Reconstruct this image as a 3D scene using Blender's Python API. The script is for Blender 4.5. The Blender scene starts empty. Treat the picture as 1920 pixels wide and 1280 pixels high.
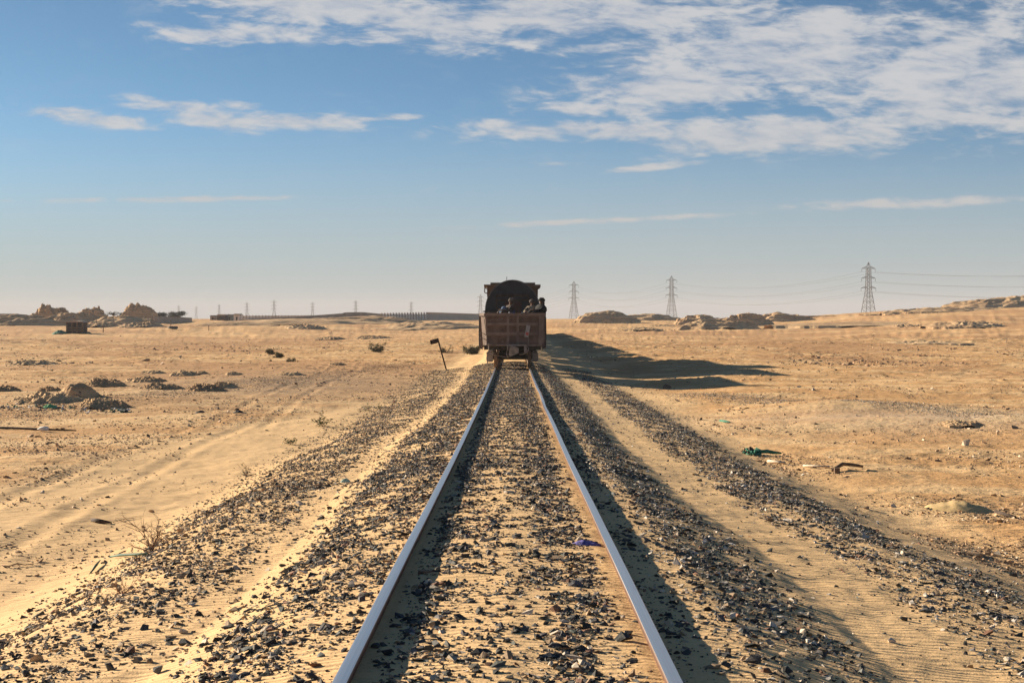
import bpy, bmesh, math, random
import numpy as np
from mathutils import Vector, Matrix
R = math.radians
random.seed(7)
RNG = np.random.default_rng(11)
scn = bpy.context.scene
C = scn.collection
# ---------------------------------------------------------------- camera
CAMX, CAMZ, F, VX, HY = 0.024, 1.62, 3000.0, 962.0, 597.0
cd = bpy.data.cameras.new("camera"); cam = bpy.data.objects.new("camera", cd); C.objects.link(cam)
cd.sensor_width = 36; cd.lens = 36 * F / 1920; cd.clip_start = 0.1; cd.clip_end = 20000
cam.location = (CAMX, 0, CAMZ)
cam.rotation_euler = (R(90) - math.atan(43 / F), 0, math.atan(2 / F))
scn.camera = cam
# ---------------------------------------------------------------- sun and exposure
SUN_EL, SUN_AZ = R(17.0), R(32.0)     # from the left and ahead of the camera
sdir = Vector((-math.cos(SUN_EL) * math.cos(SUN_AZ), math.cos(SUN_EL) * math.sin(SUN_AZ), math.sin(SUN_EL)))
ld = bpy.data.lights.new("sun", 'SUN'); ld.energy = 5.0; ld.angle = R(0.53); ld.color = (1.0, 0.85, 0.65)
lo = bpy.data.objects.new("sun", ld); C.objects.link(lo)
lo.rotation_euler = sdir.to_track_quat('Z', 'Y').to_euler()
scn.view_settings.view_transform = 'Standard'; scn.view_settings.look = 'None'
scn.view_settings.exposure = 1.27; scn.view_settings.gamma = 1.0
scn.cycles.use_denoising = True
scn.cycles.max_bounces = 6
scn.cycles.volume_bounces = 0
# ---------------------------------------------------------------- world: sky and clouds
W = bpy.data.worlds.new("World"); scn.world = W; W.use_nodes = True
nt = W.node_tree; nt.nodes.clear()
def nd(t, **kw):
    n = nt.nodes.new(t)
    for k, v in kw.items(): setattr(n, k, v)
    return n
def mth(op, a, b=None, c=None, clamp=False):
    n = nt.nodes.new('ShaderNodeMath'); n.operation = op; n.use_clamp = clamp
    for i, v in enumerate((a, b, c)):
        if v is None: continue
        if isinstance(v, (int, float)): n.inputs[i].default_value = v
        else: nt.links.new(v, n.inputs[i])
    return n.outputs[0]
def mixc(f, a, b, tp='MIX'):
    n = nt.nodes.new('ShaderNodeMix'); n.data_type = 'RGBA'; n.blend_type = tp
    for s, v in ((n.inputs[0], f), (n.inputs[6], a), (n.inputs[7], b)):
        if isinstance(v, (int, float)): s.default_value = v
        elif isinstance(v, tuple): s.default_value = (*v, 1)
        else: nt.links.new(v, s)
    return n.outputs[2]
def comb(x, y, z):
    n = nt.nodes.new('ShaderNodeCombineXYZ')
    for s, v in zip(n.inputs, (x, y, z)):
        if isinstance(v, (int, float)): s.default_value = v
        else: nt.links.new(v, s)
    return n.outputs[0]
def maprange(v, a, b, c=0.0, d=1.0, interp='SMOOTHSTEP'):
    n = nt.nodes.new('ShaderNodeMapRange'); n.interpolation_type = interp
    nt.links.new(v, n.inputs[0])
    for i, q in enumerate((a, b, c, d)): n.inputs[i + 1].default_value = q
    return n.outputs[0]
def noise(vec, scale, detail=4, rough=0.5, dist=0.0):
    n = nt.nodes.new('ShaderNodeTexNoise'); nt.links.new(vec, n.inputs['Vector'])
    n.inputs['Scale'].default_value = scale; n.inputs['Detail'].default_value = detail
    n.inputs['Roughness'].default_value = rough; n.inputs['Distortion'].default_value = dist
    return n.outputs['Fac']
tc = nd('ShaderNodeTexCoord'); sep = nd('ShaderNodeSeparateXYZ'); nt.links.new(tc.outputs['Generated'], sep.inputs[0])
dx, dy, dz = sep.outputs
sky = nd('ShaderNodeTexSky'); sky.sky_type = 'NISHITA'; sky.sun_disc = False
sky.sun_elevation = SUN_EL; sky.sun_rotation = math.atan2(sdir.x, sdir.y)
sky.altitude = 50; sky.air_density = 1.0; sky.dust_density = 0.6; sky.ozone_density = 2.0
skyv = comb(dx, dy, mth('MULTIPLY', dz, 2.2)); nt.links.new(skyv, sky.inputs['Vector'])
SKY_STRENGTH = 0.05
yy = mth('MAXIMUM', mth('ABSOLUTE', dy), 0.06)
X = mth('DIVIDE', dx, yy); Z = mth('DIVIDE', mth('MAXIMUM', dz, 0.0), yy)
# banks of altocumulus by direction: (px, py, half-width, half-height, slope, amount)
banks = [(1480,95,330,75,0,1.15),(1800,150,280,95,0,1.15),(1260,160,200,36,-.05,1.2),(1080,30,300,42,0.03,1.1),(600,8,220,34,.05,1.2),(820,45,130,42,0.15,1.1),(700,70,120,16,.0,.8),
 (450,66,140,18,.0,1.0),(290,48,45,8,.1,.5),(1780,225,200,18,-.03,1.0),(1120,245,250,18,0.0,1.0),(1440,255,230,32,-.02,1.25),(1150,205,170,16,0,.9),(1240,312,95,6,-.1,.75),(980,90,34,6,.05,.55),(1680,288,50,4,-.03,.4),(1060,308,45,4,0,.4),
 (120,212,80,15,.12,.95),(190,225,90,12,.1,.9),(330,200,90,13,.12,.95),(400,226,90,18,.1,1.0),(560,228,150,14,.02,.95),(710,224,90,7,-.05,.8),(450,198,35,8,.1,.65),(350,373,190,5,-.012,.95),(200,376,70,3,0,.6),(20,376,30,2,0,.45),
 (1150,413,220,5,-.045,.8),(1720,381,220,9,-.03,.85),(350,92,16,4,0,.4),(210,72,16,3,0,.35),(1890,60,140,60,0,.8),(1890,-60,600,60,0,1.2),(1000,-70,500,60,0,1.0)]
mask = None
for (px, py, sx, sy, sl, am) in banks:
    x0 = (px - VX) / F; z0 = (HY - py) / F
    ax = mth('MULTIPLY_ADD', X, F / sx, -x0 * F / sx)
    zz = mth('ADD', Z, mth('MULTIPLY_ADD', X, sl, -x0 * sl))
    az = mth('MULTIPLY_ADD', zz, F / sy, -z0 * F / sy)
    g = mth('MULTIPLY', mth('EXPONENT', mth('MULTIPLY', mth('ADD', mth('POWER', mth('ABSOLUTE', ax), 2.6), mth('POWER', mth('ABSOLUTE', az), 2.4)), -0.7)), am)
    mask = g if mask is None else mth('SMOOTH_MAX', mask, g, 0.12)
zi = mth('DIVIDE', 1.0, mth('ADD', Z, 0.035))
cv = comb(mth('MULTIPLY', mth('MULTIPLY', X, zi), 1.0), mth('MULTIPLY', zi, 1.0), 0.0)
rot = nd('ShaderNodeVectorRotate'); rot.inputs['Angle'].default_value = 0.35; nt.links.new(cv, rot.inputs['Vector'])
mp = nd('ShaderNodeMapping'); mp.inputs['Scale'].default_value = (1.7, .62, 1); nt.links.new(rot.outputs[0], mp.inputs[0])
n1 = noise(mp.outputs[0], 2.6, 9, 0.6, 0.35)
n2 = noise(mp.outputs[0], 9.0, 6, 0.62, 0.3)
n3 = noise(comb(mth('MULTIPLY_ADD', Z, 14.0, mth('MULTIPLY', X, 22.0)), mth('MULTIPLY_ADD', X, -6.0, mth('MULTIPLY', Z, 75.0)), 3.0), 1.0, 8, 0.62, 0.5)
n4 = noise(comb(mth('MULTIPLY_ADD', Z, 60.0, mth('MULTIPLY', X, 60.0)), mth('MULTIPLY', Z, 190.0), 9.0), 1.0, 5, 0.6, 0.3)
nn = mth('ADD', mth('MULTIPLY', mth('SUBTRACT', n1, 0.5), 1.0), mth('MULTIPLY', mth('SUBTRACT', n3, 0.5), 2.7))
nn = mth('ADD', nn, mth('MULTIPLY', mth('SUBTRACT', n4, 0.5), 1.5))
dens = maprange(mth('ADD', mask, nn), 0.14, 1.12)
dens = mth('MULTIPLY', dens, maprange(mask, 0.02, 0.35))
shade = maprange(mth('ADD', mth('MULTIPLY', n3, .7), mth('MULTIPLY', n4, 0.5)), 0.48, 0.74)
ccol = mixc(shade, (4.0, 4.3, 4.85), (5.5, 5.45, 5.4))
lowf = maprange(Z, 0.03, 0.16)
ccol = mixc(lowf, (4.6, 4.5, 4.4), ccol)
# desert air: a dusty warm band low in the sky over the physical sky
skyc = mixc(maprange(Z, 0.0, 0.15, 0.86, 0.0, 'SMOOTHERSTEP'), sky.outputs[0], (5.5, 4.2, 4.0))
skyc = mixc(1.0, skyc, (0.62, 0.90, 1.0), 'MULTIPLY')
fin = mixc(mth('MULTIPLY', dens, 0.84), skyc, ccol)
bg = nd('ShaderNodeBackground'); nt.links.new(fin, bg.inputs[0]); bg.inputs[1].default_value = SKY_STRENGTH
wo = nd('ShaderNodeOutputWorld'); nt.links.new(bg.outputs[0], wo.inputs[0])

# ---------------------------------------------------------------- noise and terrain
def _h(ix, iy, s):
    h = (ix.astype(np.int64) * 374761393 + iy.astype(np.int64) * 668265263 + s * 1442695041) & 0xffffffff
    h = ((h ^ (h >> 13)) * 1274126177) & 0xffffffff
    return ((h ^ (h >> 16)) & 0xffff) / 65535.0 * 6.2831853
def gn(x, y, s=0):
    x = np.asarray(x, float); y = np.asarray(y, float)
    x0 = np.floor(x); y0 = np.floor(y); fx = x - x0; fy = y - y0
    u = fx * fx * fx * (fx * (fx * 6 - 15) + 10); v = fy * fy * fy * (fy * (fy * 6 - 15) + 10)
    def g(ox, oy):
        a = _h(x0 + ox, y0 + oy, s); return np.cos(a) * (fx - ox) + np.sin(a) * (fy - oy)
    a = g(0, 0); b = g(1, 0); c = g(0, 1); d = g(1, 1)
    return (a + (b - a) * u) * (1 - v) + (c + (d - c) * u) * v
def fbm(x, y, o, s=0, r=0.5):
    t = 0; a = 1.0
    for i in range(o):
        t = t + a * gn(x * 2 ** i + 13.1 * i, y * 2 ** i - 7.7 * i, s + i); a *= r
    return t
def sst(t): t = np.clip(t, 0, 1); return t * t * (3 - 2 * t)
RY = [-40, -10, 7, 14, 21, 26, 38, 46, 55, 64, 72, 90, 130, 200, 400]
RZ = [.25, .16, 0, -.1, -.215, -.26, -.38, -.45, -.50, -.55, -.57, -.60, -.66, -.72, -.8]
def railz(y): 
    y = np.asarray(y, float)
    return (np.interp(y, RY, RZ) + np.interp(y - 3, RY, RZ) + np.interp(y + 3, RY, RZ)) / 3
PX = [-30,-12,-7,-5,-4,-3.5,-3.0,-2.5,-2.1,-1.7,-1.3,-.95,-.76,-.70,-.3,0,.3,.68,.76,1.0,1.3,1.7,2.1,2.5,3.0,3.4,3.8,4.3,5.0,7,12,30]
PZ = [-5,-2.6,-1.5,-1.05,-.74,-.54,-.43,-.38,-.35,-.24,-.15,-.11,-.085,-.095,-.075,-.06,-.07,-.075,-.085,-.10,-.13,-.25,-.355,-.40,-.445,-.475,-.55,-.66,-.83,-1.4,-2.6,-5]
def plain(x, y):
    z = -1.1 + 0 * x
    z = z + 0.10 * fbm(x / 7, y / 9, 3, 3) * sst((np.abs(x) - 3) / 4)
    z = z + 0.16 * fbm(x / 22, y / 12, 2, 41) * sst((y - 25) / 60)
    z = z + 0.8 * fbm(x / 60, y / 45, 3, 9) * sst((y - 90) / 200)
    z = z - 0.22 * np.exp(-((x - 6.2) / 2.4) ** 2) * sst((y - 30) / 40)
    rise = sst((x / np.maximum(y, 40) - .12) / .24) * sst((y - 150) / 320)
    z = z + 2.2 * sst((y - 230) / 250)
    z = z + 5.0 * rise * (1 - 0.35 * sst((y - 600) / 1500))
    z = z - 1.3 * sst((y - 650) / 500)
    return z
TRACKS = [(-5.8, 17, -6.6, 40), (-7.1, 17, -7.9, 40), (-6.2, 40, -9, 95), (-7.6, 40, -10.4, 95), (-30, 110, -60, 190), (-31.6, 110, -61.6, 190), (9, 60, 40, 120)]
BUMPS = []   # low banks: x, y, rx, ry, h
def H(x, y, fine=True):
    x = np.asarray(x, float); y = np.asarray(y, float)
    wob = 0.22 * gn(0 * x + 5.5, y / 6, 21) + 0.35 * gn(0 * x + 2.2, y / 22, 22)
    w = np.where(np.abs(x) > 1.1, np.clip(np.abs(x) - 1.1, 0, 1) * wob, 0)
    a = np.interp(x + w, PX, PZ) + railz(y)
    b = plain(x, y)
    for (bx, by, rx, ry, h) in BUMPS:
        b = b + h * np.exp(-((x - bx) / rx) ** 2 - ((y - by) / ry) ** 2)
    k = 0.12
    d = np.clip(0.5 + 0.5 * (a - b) / k, 0, 1)
    z = b + (a - b) * d + k * d * (1 - d)
    if fine:
        far = sst((y - 40) / 80)
        off = sst((np.abs(x) - 1.0) / 1.2)
        z = z + (0.014 + (0.016 + .03 * far) * off) * fbm(x / 1.1, y / 1.3, 4, 5, .55)
        edge_l = 7.5 + .9 * gn(0 * x + 3, y / 5, 71) - 4.0 * sst((y - 30) / 30)
        rid = np.where(x < 0, np.clip((-x - edge_l) / 1.0, 0, 1), np.clip((x - 4.6) / 2, 0, 1))
        r = 1 - np.abs(fbm(x / 1.7, y / 1.2, 4, 17, .55)) * 2.2
        z = z + rid * (0.035 + .07 * far) * np.clip(r, 0, 1) * sst(gn(x / 9, y / 7, 30) * 1.6 + .45)
        ff = sst((y - 95) / 120) * sst((np.abs(x) - 14) / 10)
        r2 = 1 - np.abs(fbm(x / 9, y / 14, 4, 57, .5)) * 2.6
        z = z + ff * .22 * np.clip(r2, 0, 1) ** 2 * sst(gn(x / 40, y / 45, 34) * 2 + .4)
        z = z + 0.008 * fbm(x * 4.0, y * 3.5, 3, 77) * (y < 60)
        for (ax_, ay_, bx_, by_) in TRACKS:
            ux, uy = bx_ - ax_, by_ - ay_; L_ = math.hypot(ux, uy); ux /= L_; uy /= L_
            t_ = (x - ax_) * ux + (y - ay_) * uy; dd_ = np.abs((x - ax_) * uy - (y - ay_) * ux + .25 * np.sin(t_ / 9)); on = sst((t_ + 2) / 3) * sst((L_ + 2 - t_) / 3)
            z = z - .014 * on * np.exp(-(dd_ / .13) ** 2) + .008 * on * np.exp(-((dd_ - .27) / .10) ** 2)
    return z
def G(px, py, d0=5.0, d1=900.0):
    d = np.exp(np.linspace(np.log(d0), np.log(d1), 5000))
    xs = CAMX + (px - VX) / F * d; zs = CAMZ + (HY - py) / F * d
    hit = np.nonzero(zs < H(xs, d))[0]
    i = hit[0] if len(hit) else -1
    return Vector((xs[i], d[i], float(H(xs[i:i + 1] if i != -1 else xs[-1:], d[i:i + 1] if i != -1 else d[-1:])[0])))
def Wp(px, py, d): return Vector((CAMX + (px - VX) / F * d, d, CAMZ + (HY - py) / F * d))
BUMPS += [(11.5, 40, 5.5, 2.2, .30), (16, 37, 4, 2, .26), (9.2, 48, 3, 2.4, .26), (7.0, 56, 2.5, 3, .16), (-12, 52, 6, 3, .12), (8.5, 95, 4, 1.2, .10),(7.5, 118, 3.5, 1.6, .12),(9, 150, 5, 2.5, .16)]

def mesh_np(name, v, f, smooth=True, nper=4):
    me = bpy.data.meshes.new(name)
    v = np.ascontiguousarray(v, np.float32); f = np.ascontiguousarray(f, np.int32)
    me.vertices.add(len(v)); me.vertices.foreach_set('co', v.ravel())
    me.loops.add(f.size); me.loops.foreach_set('vertex_index', f.ravel())
    me.polygons.add(len(f)); me.polygons.foreach_set('loop_start', np.arange(0, f.size, nper, dtype=np.int32))
    me.polygons.foreach_set('use_smooth', np.full(len(f), smooth, bool))
    me.update(calc_edges=True)
    return me
def link(name, me, mat=None, parent=None, loc=None):
    o = bpy.data.objects.new(name, me); C.objects.link(o)
    if mat and me is not None and len(me.materials) == 0: me.materials.append(mat)
    if parent: o.parent = parent
    if loc is not None: o.location = loc
    return o
def tag(o, label=None, cat=None, group=None, kind=None):
    if label: o['label'] = label
    if cat: o['category'] = cat
    if group: o['group'] = group
    if kind: o['kind'] = kind
    return o
def empty(name, loc=(0, 0, 0), rz=0):
    o = bpy.data.objects.new(name, None); C.objects.link(o); o.location = loc; o.rotation_euler = (0, 0, rz); o.empty_display_size = .1
    return o
class MB:
    def __init__(s): s.v = []; s.f = []
    def add(s, vs, fs):
        b = len(s.v); s.v += [tuple(p) for p in vs]; s.f += [tuple(i + b for i in q) for q in fs]; return s
    def box(s, x0, x1, y0, y1, z0, z1, M=None):
        vs = [Vector((x, y, z)) for z in (z0, z1) for y in (y0, y1) for x in (x0, x1)]
        if M is not None: vs = [M @ p for p in vs]
        return s.add(vs, [(0, 2, 3, 1), (4, 5, 7, 6), (0, 1, 5, 4), (2, 6, 7, 3), (0, 4, 6, 2), (1, 3, 7, 5)])
    def bar(s, p, q, w, h=None):
        h = h or w; p = Vector(p); q = Vector(q); d = (q - p); L = d.length
        M = Matrix.Translation(p) @ d.to_track_quat('Z', 'Y').to_matrix().to_4x4()
        return s.box(-w / 2, w / 2, -h / 2, h / 2, 0, L, M)
    def tube(s, pts, rad, n=6, cap=True):
        pts = [Vector(p) for p in pts]; rad = rad if isinstance(rad, (list, tuple)) else [rad] * len(pts)
        vs = []; fs = []
        for i, p in enumerate(pts):
            d = pts[min(i + 1, len(pts) - 1)] - pts[max(i - 1, 0)]
            q = d.to_track_quat('Z', 'Y')
            for k in range(n):
                a = 2 * math.pi * k / n; vs.append(p + q @ Vector((math.cos(a) * rad[i], math.sin(a) * rad[i], 0)))
        for i in range(len(pts) - 1):
            for k in range(n):
                a = i * n + k; b = i * n + (k + 1) % n; fs.append((a, b, b + n, a + n))
        if cap: fs += [tuple(range(n))[::-1], tuple(range((len(pts) - 1) * n, len(pts) * n))]
        return s.add(vs, fs)
    def prism(s, poly, y0, y1, M=None):      # poly in x,z ; extruded along y
        n = len(poly); vs = [Vector((x, y0, z)) for x, z in poly] + [Vector((x, y1, z)) for x, z in poly]
        if M is not None: vs = [M @ p for p in vs]
        return s.add(vs, [tuple(range(n)), tuple(range(n, 2 * n))[::-1]] + [(i + n, (i + 1) % n + n, (i + 1) % n, i) for i in range(n)])
    def build(s, name, mat, parent=None, smooth=False, loc=None):
        me = bpy.data.meshes.new(name); me.from_pydata(s.v, [], s.f)
        bm = bmesh.new(); bm.from_mesh(me); bmesh.ops.recalc_face_normals(bm, faces=bm.faces); bm.to_mesh(me); bm.free()
        if smooth: me.polygons.foreach_set('use_smooth', [True] * len(me.polygons))
        me.update(); return link(name, me, mat, parent, loc)

# ---------------------------------------------------------------- materials
def newmat(name):
    global nt
    m = bpy.data.materials.new(name); m.use_nodes = True; nt = m.node_tree; nt.nodes.clear()
    b = nt.nodes.new('ShaderNodeBsdfPrincipled'); o = nt.nodes.new('ShaderNodeOutputMaterial'); nt.links.new(b.outputs[0], o.inputs[0])
    return m, b
def sett(b, name, v):
    if isinstance(v, tuple): b.inputs[name].default_value = (*v, 1)
    elif isinstance(v, (int, float)): b.inputs[name].default_value = v
    else: nt.links.new(v, b.inputs[name])
def bump(b, h, dist=0.01, st=1.0):
    n = nt.nodes.new('ShaderNodeBump'); n.inputs['Distance'].default_value = dist; n.inputs['Strength'].default_value = st
    nt.links.new(h, n.inputs['Height']); nt.links.new(n.outputs[0], b.inputs['Normal'])
def objc():
    return nt.nodes.new('ShaderNodeTexCoord').outputs['Object']
def scaled(v, s):
    n = nt.nodes.new('ShaderNodeMapping'); n.inputs['Scale'].default_value = s; nt.links.new(v, n.inputs[0]); return n.outputs[0]
def simple(name, c1, c2, scale=4, rough=.8, metal=0, bs=0.003, stretch=(1, 1, 1), spec=.3):
    m, b = newmat(name); v = scaled(objc(), stretch)
    n = noise(v, scale, 5, .6); n2 = noise(v, scale * 7, 3, .6)
    sett(b, 'Base Color', mixc(maprange(mth('ADD', mth('MULTIPLY', n, .75), mth('MULTIPLY', n2, .25)), .38, .62), c1, c2))
    sett(b, 'Roughness', rough); sett(b, 'Metallic', metal); sett(b, 'Specular IOR Level', spec)
    if bs: bump(b, n2, bs)
    return m
def ground_mat(name, hill=False):
    m, b = newmat(name)
    geo = nt.nodes.new('ShaderNodeNewGeometry'); P = geo.outputs['Position']
    sp = nt.nodes.new('ShaderNodeSeparateXYZ'); nt.links.new(P, sp.inputs[0]); x, y, z = sp.outputs
    big = noise(scaled(P, (.05, .04, 1)), 1.0, 4, .55)
    mid = noise(scaled(P, (.5, .35, 1)), 1.0, 5, .6)
    fin = noise(P, 9.0, 5, .65); gr = noise(P, 60.0, 3, .6); spk = noise(P, 22.0, 2, .5)
    streak = noise(scaled(P, (.12, .5, 1)), 1.0, 5, .6)
    sand = mixc(mid, (.76, .52, .275), (.65, .43, .215))
    crust = mixc(fin, (.50, .275, .118), (.63, .385, .175))
    ax = mth('ABSOLUTE', x)
    off = mth('MAXIMUM', maprange(x, 4.0, 6.5), maprange(mth('ADD', mth('MULTIPLY', x, -1.0), maprange(y, 30, 60, 0, 4.0)), 7.4, 8.8))
    f = mth('MULTIPLY', off, maprange(mth('ADD', mth('MULTIPLY', mid, .5), mth('MULTIPLY', streak, .5)), .42, .55))
    col = mixc(f, sand, crust)
    red = mth('MULTIPLY', maprange(mth('ADD', mth('MULTIPLY', big, .7), mth('MULTIPLY', streak, .3)), .45, .56), mth('MULTIPLY', off, maprange(y, 30, 90)))
    col = mixc(mth('MULTIPLY', red, .8), col, mixc(streak, (.36, .20, .105), (.54, .30, .135)))
    # coarse speckle of pebbles and clods in the sand's own colours
    s1 = maprange(spk, .62, .70); col = mixc(mth('MULTIPLY', mth('MULTIPLY', s1, off), .35), col, (.24, .14, .08))
    pale = maprange(noise(P, 14.0, 3, .5), .64, .72); col = mixc(mth('MULTIPLY', mth('MULTIPLY', pale, off), .5), col, (.66, .50, .33))
    # grey gravel spread over the sand on the left and pale grit on the low right bank
    def blob(cx, cy, rx, ry):
        a = mth('POWER', mth('DIVIDE', mth('SUBTRACT', x, cx), rx), 2); c = mth('POWER', mth('DIVIDE', mth('SUBTRACT', y, cy), ry), 2)
        return mth('MULTIPLY', mth('EXPONENT', mth('MULTIPLY', mth('ADD', a, c), -1.0)), maprange(mth('ADD', mth('MULTIPLY', mid, .5), mth('MULTIPLY', fin, .5)), .36, .55))
    if not hill:
        col = mixc(mth('MULTIPLY', blob(-9.5, 66, 6.5, 16), .85), col, (.30, .22, .15))
        col = mixc(mth('MULTIPLY', blob(13.0, 42, 7, 4.5), .7), col, (.52, .45, .36))
        st = mth('MULTIPLY', maprange(mth('ABSOLUTE', mth('SUBTRACT', x, .66)), .0, .10, 1, 0), maprange(fin, .35, .6))
        col = mixc(mth('MULTIPLY', st, .35), col, (.50, .25, .07))
    if hill:
        lay = noise(scaled(P, (.08, .08, 2.2)), 1.0, 5, .6)
        col = mixc(maprange(lay, .42, .58), (.44, .285, .16), (.62, .43, .245))
        col = mixc(mth('MULTIPLY', maprange(mid, .5, .66), .5), col, (.32, .20, .115))
    col = mixc(mth('MULTIPLY', maprange(gr, .5, .68), .35), col, (.30, .19, .11))
    sett(b, 'Base Color', col); sett(b, 'Roughness', 1.0); sett(b, 'Specular IOR Level', .1)
    rip = nt.nodes.new('ShaderNodeTexWave'); rip.wave_type = 'BANDS'; rip.bands_direction = 'Y'
    nt.links.new(P, rip.inputs[0]); rip.inputs['Scale'].default_value = 3.2; rip.inputs['Distortion'].default_value = 9; rip.inputs['Detail'].default_value = 2; rip.inputs['Detail Scale'].default_value = .8
    hh = mth('ADD', mth('ADD', mth('MULTIPLY', fin, mth('MULTIPLY_ADD', off, .010, .007)), mth('MULTIPLY', gr, .004)), mth('MULTIPLY', rip.outputs['Fac'], .005))
    hh = mth('ADD', hh, mth('MULTIPLY', mth('MULTIPLY', noise(P, 3.0, 5, .65), .055), off))
    bump(b, hh, 1.0, 1.0)
    return m
M_ground = ground_mat('desert sand')
M_hill = ground_mat('layered earth', True)
def stone_mat(name, gain=1.0):
    m, b = newmat(name)
    at = nt.nodes.new('ShaderNodeAttribute'); at.attribute_name = 'tone'
    P = nt.nodes.new('ShaderNodeNewGeometry').outputs['Position']
    n = noise(P, 55.0, 4, .6)
    c = mixc(1.0, at.outputs['Color'], mixc(n, (.62, .62, .62), (1.35, 1.35, 1.35)), 'MULTIPLY')
    dust = maprange(noise(P, 24.0, 3, .5), .55, .7)
    c = mixc(mth('MULTIPLY', dust, .26), c, (.42, .30, .18))
    sett(b, 'Base Color', c); sett(b, 'Roughness', .82); sett(b, 'Specular IOR Level', .35); bump(b, n, .004)
    return m
M_stone = stone_mat('broken stone')
M_rust = simple('rusty steel', (.075, .035, .022), (.15, .075, .045), 12, .85, .2)
m, b = newmat('worn rail top'); P = objc(); n = noise(scaled(P, (110, .25, 1)), 1.0, 3, .6)
edge = nt.nodes.new('ShaderNodeSeparateXYZ'); nt.links.new(P, edge.inputs[0])
ax = mth('ABSOLUTE', edge.outputs[0])
wear = maprange(mth('ADD', ax, mth('MULTIPLY', mth('SUBTRACT', n, .5), .008)), .030, .034)
sett(b, 'Base Color', mixc(wear, mixc(n, (.36, .39, .43), (.78, .80, .83)), (.15, .085, .055))); sett(b, 'Metallic', mth('SUBTRACT', .9, mth('MULTIPLY', wear, .8))); blot = maprange(noise(scaled(P, (22, 2.2, 1)), 1.0, 5, .7), .56, .70); wear = mth('MAXIMUM', wear, mth('MULTIPLY', blot, .28)); sett(b, 'Roughness', mth('MULTIPLY_ADD', wear, .4, .30)); M_railtop = m
M_wagon = simple('dusty brown wagon paint', (.09, .06, .048), (.155, .108, .088), 2.2, .85, 0, .004, (1, 1, 1))
M_wagonrib = simple('dusty brown rib paint', (.145, .105, .09), (.22, .165, .14), 3, .85)
M_dark = simple('dark grimy steel', (.018, .016, .015), (.05, .042, .036), 5, .8)
M_steel = simple('dusty grey steel', (.20, .17, .15), (.32, .27, .235), 6, .7, .2)
M_tank = simple('blue black tank paint', (.014, .019, .028), (.026, .033, .044), 3, .6)
M_tankrim = simple('tank rim', (.07, .072, .08), (.13, .13, .13), 3, .7)
M_brown = simple('dark brown body paint', (.10, .06, .035), (.16, .10, .06), 3, .8)
M_ore = simple('dark ore', (.05, .035, .03), (.10, .07, .055), 9, .95, 0, .03)
M_tower = simple('galvanised steel', (.10, .10, .10), (.15, .15, .15), 1, .7, .3, 0)
M_wire = simple('cable', (.12, .12, .13), (.16, .16, .16), 1, .7, 0, 0)
M_post = simple('black rusted post', (.012, .007, .005), (.04, .02, .012), 12, .9)
M_digit = simple('faded white paint', (.30, .26, .25), (.5, .44, .42), 30, .9)
M_wood = simple('weathered wood', (.10, .065, .04), (.24, .16, .10), 8, .9, 0, .004, (1, 1, 1))
M_wooddk = simple('dark old planks', (.04, .028, .022), (.09, .062, .047), 3, .9, 0, .004, (6, 6, .5))
M_woodpale = simple('bleached wood', (.45, .36, .26), (.62, .52, .40), 9, .9)
M_twig = simple('dry twig', (.13, .075, .045), (.26, .16, .10), 15, .9)
M_leafol = simple('olive leaves', (.075, .075, .03), (.15, .13, .06), 20, .8)
M_leafgr = simple('green leaves', (.06, .085, .025), (.13, .15, .05), 20, .8)
M_treelf = simple('dark tree foliage', (.022, .028, .016), (.05, .055, .03), 2, .9)
M_green = simple('faded green netting', (.015, .10, .065), (.05, .22, .15), 9, .8)
M_greendk = simple('dark green plastic', (.01, .05, .035), (.03, .11, .075), 9, .7)
M_greenbr = simple('bright green plastic', (.05, .28, .09), (.12, .40, .16), 9, .6)
M_purple = simple('purple cloth', (.10, .085, .30), (.20, .18, .46), 30, .9)
M_sack = simple('sand coloured sacking', (.50, .35, .16), (.62, .44, .22), 20, .95, 0, .003)
M_white = simple('white plastic', (.6, .58, .55), (.8, .78, .75), 9, .6)
M_black = simple('black plastic', (.01, .01, .01), (.03, .028, .025), 9, .7)
M_conc = simple('pale concrete', (.62, .57, .50), (.78, .72, .64), .4, .9)
M_wallbr = simple('brown mud wall', (.34, .26, .20), (.47, .37, .29), .5, .95)
M_blue = simple('blue cloth', (.03, .065, .14), (.08, .13, .22), 15, .9)
M_skin = simple('brown skin', (.12, .06, .035), (.16, .085, .05), 15, .6)
M_robebk = simple('black robe', (.008, .008, .010), (.022, .022, .025), 10, .9)
M_robebe = simple('beige robe', (.09, .065, .05), (.30, .24, .17), 10, .9)
M_robegy = simple('grey brown robe', (.035, .026, .024), (.08, .06, .052), 10, .9)
M_wrapgy = simple('grey headwrap', (.06, .05, .045), (.13, .11, .10), 20, .9)
M_wrapbk = simple('black headwrap', (.01, .01, .012), (.03, .03, .03), 20, .9)
M_red = simple('faded red paint', (.35, .06, .05), (.48, .12, .10), 20, .8)
M_plate = simple('grey plate', (.22, .22, .22), (.34, .33, .32), 20, .7)

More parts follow.
